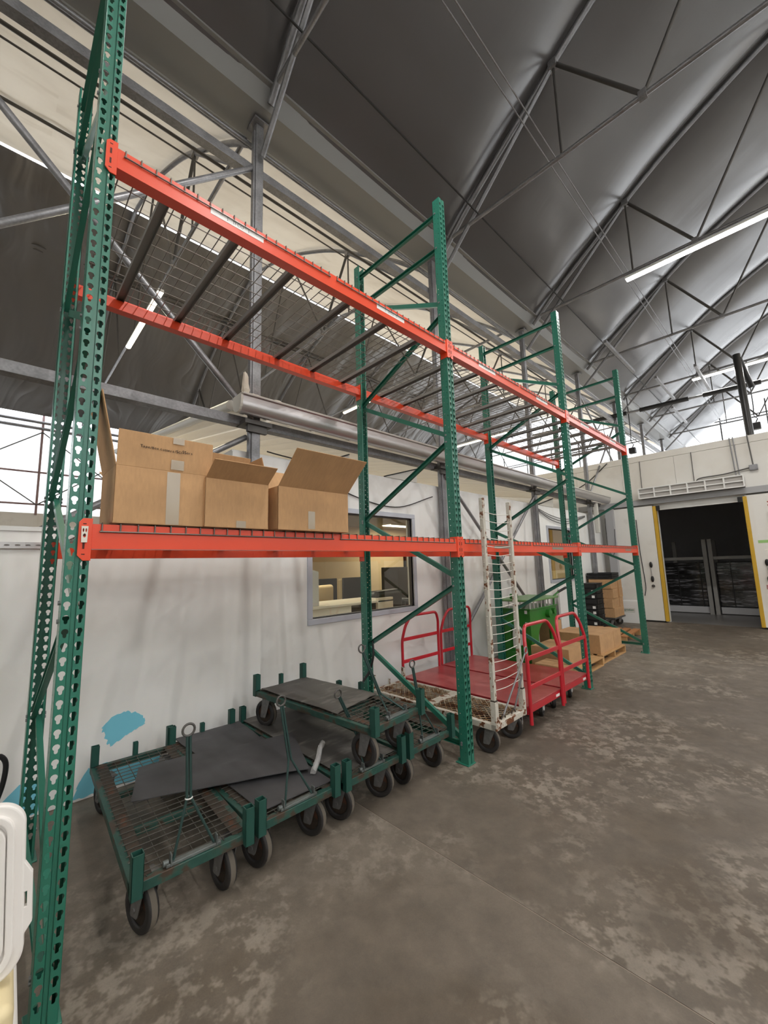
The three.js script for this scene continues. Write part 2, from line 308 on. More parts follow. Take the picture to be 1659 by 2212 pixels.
blob([[0.44, 0.44], [0.5, 0.5], [0.6, 0.52], [0.7, 0.46], [0.72, 0.4], [0.62, 0.36], [0.5, 0.3], [0.47, 0.36]], W1, 'peeled_patch', M.blueFoam, panelWall, 1);
blob([[0.3, 0.02], [0.42, 0.02], [0.44, 0.15], [0.38, 0.2], [0.33, 0.12]], W1, 'peeled_patch', M.blueFoam, panelWall, 2);
blob([[-0.1, 0.02], [0.12, 0.02], [0.15, 0.2], [0.02, 0.22], [-0.08, 0.12]], W1, 'peeled_patch', M.blueFoam, panelWall, 3);
blob([[0.45, 0.02], [0.8, 0.02], [0.84, 0.13], [0.74, 0.19], [0.62, 0.16], [0.46, 0.2]], W1, 'peeled_patch', M.blueFoam, panelWall, 4);

// ---- office block wall with two windows
const W2 = -1.78, OX0 = 1.5, OX1 = 11.52, OH = 2.68;
const office = struct('wall_office', 'warm white office block wall behind the columns with two framed windows', 'wall');
const win = [[2.3, 3.93, 0.985, 2.165], [8.2, 9.35, 1.14, 2.22]];
mesh('face', [bx(OX0, win[0][0], 0, OH, W2 - 0.1, W2), bx(win[0][1], win[1][0], 0, OH, W2 - 0.1, W2), bx(win[1][1], OX1, 0, OH, W2 - 0.1, W2),
  ...win.flatMap(([a, b, c, d]) => [bx(a, b, 0, c, W2 - 0.1, W2), bx(a, b, d, OH, W2 - 0.1, W2)])], M.wall, office);
mesh('side_face', bx(OX0 - 0.1, OX0, 0, OH, -7, W2), M.wall, office);
mesh('roof_slab', bx(OX0 - 0.1, OX1, OH, OH + 0.02, -7, W2 - 0.02), M.wall, office);
win.forEach(([a, b, c, d], i) => {
  const w = struct('window_' + (i + 1), i ? 'narrow office window with a cream blind beyond the second upright frame' : 'grey framed office window showing desks and chairs', 'window');
  const f = 0.06, z0 = W2 - 0.06, z1 = W2 + 0.02;
  mesh('frame', [rbx(a - f, b + f, d, d + f, z0, z1), rbx(a - f, b + f, c - f, c, z0, z1), rbx(a - f, a, c, d, z0, z1), rbx(b, b + f, c, d, z0, z1)], M.winFrame, w);
  mesh('glazing_bead', [bx(a, b, d - 0.014, d, z0, W2 - 0.02), bx(a, b, c, c + 0.014, z0, W2 - 0.02), bx(a, a + 0.014, c, d, z0, W2 - 0.02), bx(b - 0.014, b, c, d, z0, W2 - 0.02)], M.darkSteel, w);
  mesh('pane', bx(a, b, c, d, W2 - 0.046, W2 - 0.044), M.glass, w);
});
const officeRoom = struct('wall_room', 'cream painted office interior seen through the windows', 'room');
mesh('back_face', bx(OX0, OX1, 0, OH, -6.1, -6), M.officeWall, officeRoom);
mesh('end_face', [bx(OX1 - 0.02, OX1, 0, OH, -6, W2 - 0.1), bx(OX0, OX0 + 0.02, 0, OH, -6, W2 - 0.1)], M.officeWall, officeRoom);
mesh('inner_face', [bx(win[0][1] + 0.02, win[1][0] - 0.02, 0, OH, W2 - 0.12, W2 - 0.1), bx(win[1][1] + 0.02, OX1, 0, OH, W2 - 0.12, W2 - 0.1)], M.officeWall, officeRoom);
mesh('ceiling_tile', bx(OX0, OX1, 2.55, 2.57, -6, W2 - 0.1), M.officeCeil, officeRoom);

// ---- far cold room
const FX = 11.6, FH = 4.15, DZ0 = -0.5, DZ1 = 1.14, DH = 2.74;
const far = struct('wall_far', 'pale insulated panel wall of the cold room with a wide doorway', 'wall');
for (let i = 0; i < 18; i++) {
  const za = -9.23 + i * 1.15, zb = za + 1.145, y1 = FH - 0.16;
  const ps = []; const add = (a, b, c, d) => { if (b - a > 0.01) ps.push(bx(FX, FX + 0.14, c, d, a, b)); };
  if (zb <= DZ0 || za >= DZ1) add(za, zb, 0, y1);
  else { add(za, Math.min(zb, DZ0), 0, y1); add(Math.max(za, DZ1), zb, 0, y1); add(Math.max(za, DZ0), Math.min(zb, DZ1), DH, y1); }
  mesh('panel', ps, M.panel, far);
}
mesh('coping', bx(FX - 0.01, FX + 0.16, FH - 0.155, FH, -9.23, RIGHTZ), M.panel, far);
mesh('seam_backing', [bx(FX + 0.02, FX + 0.1, DH, FH - 0.16, -9.2, RIGHTZ), bx(FX + 0.02, FX + 0.1, 0, DH, -9.2, DZ0 - 0.01), bx(FX + 0.02, FX + 0.1, 0, DH, DZ1 + 0.01, RIGHTZ)], M.greyPaint, far);
const coldRoom = struct('wall_coldroom', 'dark interior of the cold room', 'room');
mesh('shell', [bx(17, 17.1, 0, 4, -3.2, 4.2), bx(FX + 0.14, 17, 0, 4, -3.2, -3.1), bx(FX + 0.14, 17, 0, 4, 4.1, 4.2), bx(FX + 0.14, 17.1, 3.7, 4.0, -3.2, 4.2)], M.cold, coldRoom);
mesh('floor_finish', bx(FX + 0.02, 17, 0.001, 0.004, -3.1, 4.1), std({ color: lin(0.2, 0.19, 0.18), roughness: 0.3 }), coldRoom);
mesh('roof_deck', bx(FX + 0.16, XEND - 0.2, FH - 0.06, FH - 0.03, -9.2, RIGHTZ), M.panel, coldRoom);

// ---- sliding doors
function slidingDoor(name, label, za, zb, edge) {
  const d = struct(name, label, 'door'), x0 = FX - 0.16, x1 = FX - 0.06;
  mesh('leaf', rbx(x0, x1, 0.035, 2.82, za, zb, 0.008), M.panel, d);
  mesh('edge_strip', rbx(x0 - 0.01, x1 + 0.01, 0.03, 2.8, edge - 0.035, edge + 0.035, 0.01), M.yellow, d);
  mesh('sweep_seal', bx(x0 + 0.02, x1, 0.006, 0.035, za, zb), M.black, d);
  const hz = edge + (edge < 0 ? -0.2 : 0.2), y = 1.2;
  for (const s of [-1, 1]) { const g = new THREE.SphereGeometry(0.05, 12, 8).scale(0.5, 1.5, 0.7).translate(x0 - 0.02, y + s * 0.17, hz); mesh('pull_handle', g, M.black, d); }
  mesh('handle_rod', rod(V(x0 - 0.02, y - 0.15, hz), V(x0 - 0.02, y + 0.15, hz), 0.012), M.alu, d);
  mesh('roller_bracket', rbx(x0 - 0.015, x0, 2.68, 2.8, hz - 0.28 * Math.sign(edge) - 0.04, hz - 0.28 * Math.sign(edge) + 0.04), M.black, d);
  return d;
}
const dl = slidingDoor('door_1', 'white sliding cold room door with yellow edge beside the carton stack', -1.55, -0.56, -0.52);
const dr = slidingDoor('door_2', 'white sliding cold room door with red notices and yellow edge', 1.16, 2.5, 1.16);
mesh('lock', rod(V(FX - 0.19, 0.86, -0.72), V(FX - 0.16, 0.86, -0.72), 0.035, 12), M.darkSteel, dl);
for (const [y, h, z, w, c] of [[2.62, 0.03, 1.62, 0.24, 0xb06a62], [2.55, 0.03, 1.62, 0.24, 0xb06a62], [0.82, 0.09, 1.36, 0.13, 0xb07878], [1.78, 0.06, 1.36, 0.18, 0x9cc77c], [1.62, 0.03, 1.5, 0.3, 0xf2efe8]]) mesh('notice', bx(FX - 0.163, FX - 0.16, y, y + h, z - w / 2, z + w / 2), std({ color: c, roughness: 0.6 }), dr);
const track = struct('trim_3', 'grey sliding door track above the cold room doorway', 'door track');
mesh('track_rail', [rbx(FX - 0.18, FX - 0.02, 2.86, 2.99, -2.3, 3.2), rbx(FX - 0.2, FX - 0.16, 2.85, 2.89, -2.3, 3.2)], M.greyPaint, track);
mesh('header', rbx(FX - 0.06, FX, DH - 0.04, 2.86, DZ0 - 0.05, DZ1 + 0.05), M.white, track);

// ---- columns, gutter, ties
const ordinal = ['first', 'second', 'third', 'fourth', 'fifth', 'sixth', 'seventh'];
const near = ['beside the silver trough end', 'behind the second upright frame', 'between the two office windows', 'beside the cold room corner', 'rising above the cold room', 'rising above the cold room roof', 'close to the bright end wall'];
for (let k = 0; k < 7; k++) {
  const x = X0 + k * BAY, c = thing('steel_column', `galvanised square steel column ${near[k]}`, 'column', [x, 0, GZ], 0, 'column row');
  mesh('shaft', [rbx(-0.045, 0.045, k > 3 ? 4 : 0, 6.45, -0.045, 0.04, 0.008), bx(-0.062, -0.045, k > 3 ? 4 : 0, 6.3, -0.03, 0.02)], M.galv, c);
  mesh('head_plate', rbx(-0.09, 0.09, 6.38, 6.4, -0.1, 0.1), M.galv, c);
  if (k < 4) { mesh('base_plate', rbx(-0.09, 0.09, 0, 0.012, -0.08, 0.07), M.galv, c); mesh('bracket', [bx(-0.1, 0.1, 2.86, 2.95, 0.03, 0.07), bx(-0.14, 0.14, 2.93, 2.97, -0.1, 0.1)], M.darkSteel, c); }
}
const gut = thing('roof_gutter', 'long grey steel gutter running between dark and cream roof films', 'gutter');
mesh('channel', sweep([[-0.2, 6.42], [0.2, 6.42], [0.33, 6.56], [0.33, 6.98], [-0.33, 6.98], [-0.33, 6.56]].map(([a, b]) => [a, b]), V(XBACK, 0, GZ), V(XEND, 0, GZ)), M.gutter, gut);
mesh('edge_angle', [bx(XBACK, XEND, 6.55, 6.58, GZ + 0.3, GZ + 0.37), bx(XBACK, XEND, 6.55, 6.58, GZ - 0.37, GZ - 0.3)], M.gutter, gut);
for (const [z, y, r] of [[GZ - 0.16, 6.3, 0.022], [GZ - 0.22, 6.33, 0.014]]) tag(mesh('conduit_pipe', rod(V(XBACK, y, z), V(XEND, y, z), r), M.galvPipe), r > 0.02 ? 'thicker silver conduit slung under the gutter' : 'thinner silver conduit slung under the gutter', 'pipe');
tag(mesh('tie_beam', rbx(XBACK, XEND, 5.82, 5.92, GZ - 0.13, GZ - 0.03), M.galv), 'upper galvanised square tie beam along the column row', 'beam');
tag(mesh('tie_beam', rbx(XBACK, OX1, 2.94, 3.03, GZ - 0.13, GZ - 0.03), M.galv), 'lower galvanised square tie beam behind the open cartons', 'beam');
function brace(a, b, r, label) { const t = mesh('cross_brace', rod(a, b, r), M.galvPipe); return tag(t, label, 'brace', 'column cross braces'); }
brace(V(X0 - BAY, 2.95, GZ - 0.02), V(X0 - 0.04, 5.87, GZ - 0.02), 0.03, 'pipe brace climbing toward the first column top');
brace(V(X0 - BAY, 5.87, GZ + 0.05), V(X0 - 0.04, 3.0, GZ + 0.05), 0.03, 'pipe brace falling toward the silver trough end');
brace(V(X0 - BAY, 0.9, GZ - 0.07), V(X0 - 0.05, 2.84, GZ - 0.07), 0.028, 'pipe brace under the lower tie beam behind the cartons');
brace(V(X0 + BAY, 2.85, GZ + 0.05), V(X0 + 2 * BAY, 0.2, GZ + 0.05), 0.026, 'pipe brace falling behind the white rack cart');
brace(V(X0 + 2 * BAY, 2.85, GZ - 0.0), V(X0 + BAY, 0.2, GZ - 0.0), 0.026, 'pipe brace climbing behind the red trucks');
brace(V(X0 + 3 * BAY, 3.1, GZ), V(X0 + 4 * BAY, 5.87, GZ), 0.026, 'pipe brace climbing above the cold room corner');
brace(V(X0 + 4 * BAY, 3.9, GZ), V(X0 + 3 * BAY, 5.87, GZ), 0.026, 'pipe brace falling above the cold room corner');
for (const [z, y] of [[GZ - 4.4, archY(4.4) - 0.12], [LEFTZ + 4.5, archY(4.5) - 0.12]]) {
  const p = thing('purlin', z > -8 ? 'dark double purlin under the cream film' : 'dark double purlin under the wrinkled dark film', 'purlin');
  for (const dz of [-0.05, 0.07]) mesh('tube', rod(V(XBACK, y + dz * 0.3, z + dz), V(XEND, y + dz * 0.3, z + dz), 0.028), M.darkSteel, p);
}
// ---- arched trusses
function truss(k, zg, sgn, label) {
  const x = X0 + k * BAY, t = thing('roof_truss', label, 'roof truss', [x, 0, 0], 0, sgn > 0 ? 'trusses over the aisle' : 'trusses over the office'), W = (d) => zg + sgn * d;
  const off = (d) => { const s = archSlope(Math.min(d, 2 * HALF - d)), n = Math.hypot(s, 1), e = d < HALF ? 1 : -1; return [W(d + e * 0.07 * s / n), archY(d < HALF ? d : 2 * HALF - d) - 0.07 / n]; };
  const pts = []; for (let d = 0.22; d <= 2 * HALF - 0.2; d += 0.42) { const [z, y] = off(d); pts.push(V(0, y, z)); }
  mesh('bow', pipe(pts, 0.038, 90, 8), M.galvPipe, t);
  mesh('tie_chord', rod(V(0, 6.55, W(0.1)), V(0, 6.55, W(2 * HALF - 0.1)), 0.028), M.galvPipe, t);
  for (const m of [0, 1]) {
    const U = (d) => W(m ? 2 * HALF - d : d);
    mesh('knee_strut', rod(V(0, 5.94, U(0.1)), V(0, archY(2.12) - 0.1, U(2.12)), 0.03), M.galvPipe, t);
    mesh('web_rod', rod(V(0, archY(2.12) - 0.1, U(2.12)), V(0, 6.55, U(2.12)), 0.016, 6), M.darkSteel, t);
    mesh('web_strut', rod(V(0, archY(2.12) - 0.1, U(2.14)), V(0, 6.57, U(3.0)), 0.026), M.darkSteel, t);
    mesh('web_strut', rod(V(0, 6.57, U(3.02)), V(0, archY(4.45) - 0.1, U(4.45)), 0.02), M.darkSteel, t);
    mesh('web_strut', rod(V(0, archY(4.45) - 0.1, U(4.45)), V(0, 6.57, U(5.6)), 0.02), M.darkSteel, t);
    mesh('web_clip', rbx(-0.05, 0.05, archY(2.12) - 0.16, archY(2.12) - 0.05, U(2.12) - 0.05, U(2.12) + 0.05), M.galvPipe, t); mesh('web_clip', rbx(-0.04, 0.04, 6.52, 6.6, U(3.0) - 0.04, U(3.0) + 0.04), M.galvPipe, t);
  }
  return t;
}
for (let k = 0; k < 7; k++) {
  truss(k, GZ, 1, `arched pipe truss over the aisle springing from the ${ordinal[k]} column`);
  truss(k, GZ, -1, `arched pipe truss over the office springing from the ${ordinal[k]} column`);
}
// cables and wires along the roof
tag(mesh('support_cable', rod(V(XBACK, 6.62, -0.8), V(XEND, 6.62, -0.8), 0.011, 6), M.cable), 'black support cable stretched across the truss chords', 'cable');
for (const [z, y, l] of [[0.12, 7.0, 'closer to'], [0.2, 7.03, 'farther from']]) tag(mesh('support_wire', rod(V(XBACK, y, z), V(XEND, y, z), 0.008, 6), M.galvPipe), `thin silver wire of a pair below the dark film, the one ${l} the gutter`, 'wire', 'paired roof wires');
tag(mesh('support_wire', rod(V(XBACK, 7.2, GZ - 1.6), V(XEND, 7.2, GZ - 1.6), 0.012, 6), M.darkSteel), 'dark wire strung under the cream film', 'wire');
tag(mesh('support_wire', rod(V(XBACK, 6.6, GZ - 0.9), V(XEND, 6.6, GZ - 0.9), 0.02, 6), M.darkSteel), 'dark rod strung close to the gutter under the cream film', 'wire');

// ---- LED strip lights hung under the truss chords
const ledGlow = std({ color: lin(0.9, 0.9, 0.9), emissive: lin(1, 0.97, 0.93), emissiveIntensity: 9 }), ledGlowWarm = std({ color: lin(0.9, 0.85, 0.7), emissive: lin(1, 0.86, 0.62), emissiveIntensity: 9 });
function led(x, z0, z1, warm, label) {
  const y = 6.44, l = thing('strip_light', label, 'light', [x, y, (z0 + z1) / 2], 0, 'LED strip lights'), h = (z1 - z0) / 2;
  mesh('housing', rbx(-0.05, 0.05, 0, 0.045, -h, h, 0.01), M.white, l);
  mesh('diffuser', new THREE.CylinderGeometry(0.047, 0.047, 2 * h - 0.04, 14, 1, false, 0, Math.PI).rotateX(Math.PI / 2).rotateZ(-Math.PI / 2).scale(1, 0.8, 1), warm ? ledGlowWarm : ledGlow, l);
  mesh('clamp', [bx(-0.02, 0.02, 0.04, 0.1, -h * 0.7, -h * 0.7 + 0.03), bx(-0.02, 0.02, 0.04, 0.1, h * 0.7, h * 0.7 + 0.03)], M.galv, l);
  const a = new THREE.RectAreaLight(warm ? lin(1, 0.86, 0.62) : lin(1, 0.97, 0.93), LED, 0.09, 2 * h - 0.04);
  a.position.set(x, y - 0.05, (z0 + z1) / 2); a.rotation.x = -Math.PI / 2; a.name = 'strip_lamp'; scene.add(a);
}
led(X0 + 2 * BAY, 0.29, 2.73, false, 'long lit white strip light under the dark roof film');
led(X0, 0.29, 2.73, false, 'lit strip light over the aisle above the first bay');
led(X0 - 2 * BAY, 0.29, 2.73, false, 'lit strip light over the aisle behind the camera');
led(X0 + 4 * BAY, 0.29, 2.73, false, 'lit strip light over the cold room roof');
for (const k of [-2, 0, 2]) led(X0 + k * BAY, 6.4, 8.84, false, ['lit strip light across the aisle behind the camera', 'lit strip light across the aisle opposite the first bay', 'lit strip light across the aisle opposite the third bay'][k / 2 + 1]);
led(X0, -7.8, -5.36, true, 'warm lit strip light seen below the first wire deck');
led(X0 + 2 * BAY, -7.8, -6.2, true, 'warm lit strip light crossed by the second upright frame');
led(X0 + 4 * BAY, -7.8, -5.36, true, 'warm strip light over the office near the cold room');
// ---------------------------------------------------------------- pallet rack
const COLW = 0.0762, RH = 4.877, RD = 1.219, PITCH = 2.5146, HOLE = 0.0508;
function plate(w, h, holes, t) {                     // sheet in the xy plane, 0..w by 0..h
  const s = new THREE.Shape([[0, 0], [w, 0], [w, h], [0, h]].map((p) => new THREE.Vector2(...p))); s.holes = holes;
  return new THREE.ExtrudeGeometry(s, { depth: t, bevelEnabled: false, curveSegments: 6 });
}
function teardrop(x, y) {
  const p = new THREE.Path(), R = 0.0112, r = 0.0058, dy = 0.0165;
  for (let i = 0; i <= 9; i++) { const a = -1.02 + (Math.PI + 2.04) * i / 9; const q = [x + R * Math.cos(a), y + R * Math.sin(a)]; i ? p.lineTo(...q) : p.moveTo(...q); }
  for (let i = 0; i <= 4; i++) { const a = Math.PI + Math.PI * i / 4; p.lineTo(x + r * Math.cos(a), y - dy + r * Math.sin(a)); }
  p.closePath(); return p;
}
const colGeo = (() => {
  const left = [], right = [], side = [], n = 94, t = 0.0022, s = 0.031;
  for (let k = 0; k < n; k++) {
    const y = 0.0889 + k * HOLE + 0.006; left.push(teardrop(0.0165, y)); right.push(teardrop(0.0145, y));
    for (const x of [0.022, 0.056]) { const h = new THREE.Path(); h.absellipse(x, y + (x > 0.04 ? 0.022 : 0), 0.0042, 0.0042, 0, Math.PI * 2, true); side.push(h); }
  }
  const gs = [
    plate(s, RH, left, t).translate(0, 0, -t), plate(s, RH, right, t).translate(COLW - s, 0, -t),
    bx(s - 0.001, COLW - s + 0.001, 0, RH, -0.006, -0.004), bx(s - 0.002, s, 0, RH, -0.006, 0), bx(COLW - s, COLW - s + 0.002, 0, RH, -0.006, 0),
    plate(0.076, RH, side, t).rotateY(Math.PI / 2), plate(0.076, RH, side, t).rotateY(Math.PI / 2).translate(COLW - t, 0, 0),
    bx(0, 0.012, 0, RH, -0.076, -0.074), bx(COLW - 0.012, COLW, 0, RH, -0.076, -0.074),
    rod(V(0.0016, 0, -0.0016), V(0.0016, RH, -0.0016), 0.0019, 6), rod(V(COLW - 0.0016, 0, -0.0016), V(COLW - 0.0016, RH, -0.0016), 0.0019, 6),
  ];
  return tri(join(gs));
})();
const plateGeo = tri(join([rbx(-0.012, COLW + 0.012, 0, 0.008, -0.115, 0.008, 0.003), rod(V(0.02, 0.008, -0.1), V(0.02, 0.03, -0.1), 0.009, 6), rod(V(COLW - 0.02, 0.008, -0.02), V(COLW - 0.02, 0.034, -0.02), 0.008, 6)]));
const boltGeo = tri(rod(V(-0.006, 0, 0), V(0.003, 0, 0), 0.0085, 6));
const chan = [[-0.02, -0.013], [0.02, -0.013], [0.02, 0.013], [0.017, 0.013], [0.017, -0.01], [-0.017, -0.01], [-0.017, 0.013], [-0.02, 0.013]];
const frameLabel = ['tall green perforated upright frame beside the white lid', 'green upright frame standing beside the white rack cart', 'green upright frame between the red trucks and the pallets', 'green upright end frame beside the cold room doorway'];
const frameProto = new THREE.Group();
{
  part(frameProto, 'post', colGeo, M.green);
  const rear = part(frameProto, 'post', colGeo, M.green); rear.rotation.y = Math.PI; rear.position.set(COLW, 0, -RD);
  part(frameProto, 'foot_plate', plateGeo, M.green);
  const fp = part(frameProto, 'foot_plate', plateGeo, M.green); fp.rotation.y = Math.PI; fp.position.set(COLW, 0, -RD);
  const zf = -0.055, zr = -RD + 0.055, xm = COLW / 2;
  const B = [[zf, 0.14, zr, 0.14, 1], [zr, 0.73, zf, 0.155, 0], [zf, 1.35, zr, 0.75, 1], [zr, 1.97, zf, 1.42, 0], [zf, 2.56, zr, 1.99, 1], [zr, 3.21, zf, 2.62, 0], [zf, 3.73, zr, 3.225, 1], [zr, 4.37, zf, 3.85, 0], [zf, 4.39, zr, 4.39, 1], [zf, 4.74, zr, 4.74, 1]];
  for (const [za, ya, zb, yb, f] of B) {
    const g = sweep(chan, V(xm + (f ? -0.012 : 0.012), ya, za), V(xm + (f ? -0.012 : 0.012), yb, zb), V(f ? -1 : 1, 0, 0));
    mesh('brace', g, M.green, frameProto);
    for (const [z, y] of [[za, ya], [zb, yb]]) for (const x of [0, COLW + 0.003]) { const b = part(frameProto, 'bolt', boltGeo, M.galv); b.position.set(x, y, z); }
  }
}
for (let k = 0; k < 4; k++) {
  const f = frameProto.clone(); f.name = numbered('upright_frame'); f.position.set(k * PITCH, 0, 0); scene.add(f); tag(f, frameLabel[k], 'rack frame', 'upright frames of the pallet rack');
}
// beams
function textPlate(txt, w, h, bg, fg, font, hand) {
  const c = document.createElement('canvas'); c.width = 1024; c.height = Math.round(1024 * h / w); const x = c.getContext('2d');
  x.fillStyle = bg; x.fillRect(0, 0, c.width, c.height); x.fillStyle = fg; x.strokeStyle = fg; x.font = font; x.textAlign = 'center'; x.textBaseline = 'middle';
  if (hand) hand(x, c.width, c.height); else x.fillText(txt, c.width / 2, c.height / 2);
  const t = new THREE.CanvasTexture(c); t.colorSpace = THREE.SRGBColorSpace; return std({ map: t, roughness: 0.45 });
}
const labelMat = textPlate('I   IFCO   I', 0.3, 0.045, '#f4f2f0', '#8a8a90', '100px sans-serif');
const greyLabel = std({ color: lin(0.27, 0.25, 0.2), roughness: 0.5 });
const BL = PITCH - COLW, beamGeo = tri(sweep([[0.002, 0], [-0.062, 0], [-0.062, 0.066], [-0.024, 0.066], [-0.024, 0.1], [0.002, 0.1]].map(([a, b]) => [-a, b]), V(0, 0, 0), V(BL, 0, 0)));
const connShape = new THREE.Shape([[0, 0.02], [0.018, 0], [0.042, 0], [0.042, 0.165], [0.012, 0.165], [0, 0.15]].map((p) => new THREE.Vector2(...p)));
const connGeo = tri(join([new THREE.ExtrudeGeometry(connShape, { depth: 0.004, bevelEnabled: true, bevelThickness: 0.001, bevelSize: 0.001, bevelSegments: 1 }), bx(0.038, 0.042, 0, 0.165, -0.07, 0.004)]));
const slotGeo = tri(join([bx(0.014, 0.021, 0.045, 0.072, 0.0045, 0.0058), bx(0.014, 0.021, 0.095, 0.122, 0.0045, 0.0058), bx(0.012, 0.023, 0.022, 0.026, 0.0045, 0.0058), bx(0.012, 0.023, 0.142, 0.146, 0.0045, 0.0058)]));
const mirrorX = (g) => { const o = g.clone().scale(-1, 1, 1), p = o.attributes; for (const k of Object.keys(p)) { const a = p[k], n = a.itemSize; for (let i = 0; i < a.count; i += 3) for (let c = 0; c < n; c++) { const t = a.array[(i + 1) * n + c]; a.array[(i + 1) * n + c] = a.array[(i + 2) * n + c]; a.array[(i + 2) * n + c] = t; } } return o; };
const connGeoM = mirrorX(connGeo), slotGeoM = mirrorX(slotGeo);
const slotMat = std({ color: lin(0.09, 0.012, 0.006), roughness: 0.7 });
const bayWord = ['over the green carts', 'over the red trucks', 'over the pallets'], levels = [1.626, 3.352];
for (let b = 0; b < 3; b++) levels.forEach((y, lv) => {
  for (const back of [0, 1]) {
    const o = thing('shelf_beam', `orange ${lv ? 'upper' : 'lower'} shelf beam on the ${back ? 'wall' : 'aisle'} side ${bayWord[b]}`, 'beam', back ? [b * PITCH + PITCH, y, -RD] : [b * PITCH + COLW, y, 0], back ? Math.PI : 0, 'orange shelf beams');
    const shift = back ? 0 : 0; part(o, 'tube', beamGeo, M.orange).position.x = shift;
    for (const e of [0, 1]) {
      const c = part(o, 'end_connector', connGeo, M.orange); c.position.set(e ? BL + 0.04 : -0.04, -0.045, 0.003); if (e) c.geometry = connGeoM;
      const s = part(c, 'hook_slot', e ? slotGeoM : slotGeo, slotMat); s.position.set(0, 0, 0);
    }
    if (!back && lv) for (const [xa, xb] of [[0.42, 0.72], [1.61, 1.9]]) { const p = mesh('label_strip', new THREE.PlaneGeometry(xb - xa, 0.042).translate((xa + xb) / 2, 0.06, 0.0032), labelMat, o, true); p.userData.label = 'white label strip lettered IFCO'; }
    if (!back && !lv && b) for (const [xa, xb] of b === 1 ? [[0.49, 0.78], [1.7, 1.99]] : [[1.81, 2.1]]) mesh('label_strip', bx(xa, xb, 0.03, 0.056, 0.002, 0.0035), greyLabel, o);
    if (!back && !lv && !b) {                         // galvanised safety clip
      const s = new THREE.Shape([[-0.0095, -0.03], [0.0095, -0.03], [0.011, 0.034], [-0.011, 0.034]].map((p) => new THREE.Vector2(...p)));
      for (const [x, yy, w, h] of [[-0.0045, 0.018, 0.0028, 0.0075], [0.0045, 0.018, 0.0028, 0.0075], [0, -0.003, 0.005, 0.008]]) { const q = new THREE.Path(); q.absellipse(x, yy, w, h, 0, Math.PI * 2); s.holes.push(q); }
      const c = mesh('safety_clip', new THREE.ExtrudeGeometry(s, { depth: 0.006, bevelEnabled: false }).translate(-0.022, 0.055, 0.009), std({ color: lin(0.72, 0.68, 0.6), roughness: 0.4, metalness: 0.3 }), o); c.userData.label = 'pale metal safety clip';
    }
  }
});
// wire decks: welded mesh on three channels, front and back edges turned down over the beams
const deckGeo = (() => {
  const W = 1.15, r = 0.0032, gs = [], z0 = -RD + 0.0, z1 = 0.006;
  for (let i = 0; i <= 18; i++) { const x = i * W / 18; gs.push(rod(V(x, 0, z0 - 0.006), V(x, 0, z1), r, 5, true), rod(V(x, 0, z1), V(x, -0.036, z1), r, 5, true), rod(V(x, 0, z0 - 0.006), V(x, -0.036, z0 - 0.006), r, 5, true)); }
  for (let j = 0; j <= 12; j++) { const z = -0.006 - j * (RD - 0.012) / 12; gs.push(rod(V(-0.008, -0.005, z), V(W + 0.008, -0.005, z), r, 5, true)); }
  for (const z of [z1 + 0.002, z0 - 0.008]) gs.push(rod(V(-0.008, -0.034, z), V(W + 0.008, -0.034, z), r * 1.15, 5, true));
  return tri(join(gs));
})();
const deckChan = tri(sweep([[-0.024, 0], [-0.024, -0.03], [-0.021, -0.03], [-0.021, -0.003], [0.021, -0.003], [0.021, -0.03], [0.024, -0.03], [0.024, 0]], V(0, 0, -RD + 0.02), V(0, 0, -0.02)));
for (let b = 0; b < 3; b++) levels.forEach((y, lv) => {
  for (const h of [0, 1]) {
    const d = thing('wire_deck', `${lv ? 'upper' : 'lower'} welded wire deck ${bayWord[b]}, half toward the ${h ? 'cold room' : 'white lid'}`, 'wire deck', [b * PITCH + COLW + (h ? 1.25 : 0.035), y + 0.1035, 0], 0, 'wire shelf decks');
    part(d, 'mesh_panel', deckGeo, M.wire);
    for (const x of [0.2, 0.575, 0.95]) part(d, 'support_channel', deckChan, M.deckSteel).position.set(x, -0.008, 0);
  }
});
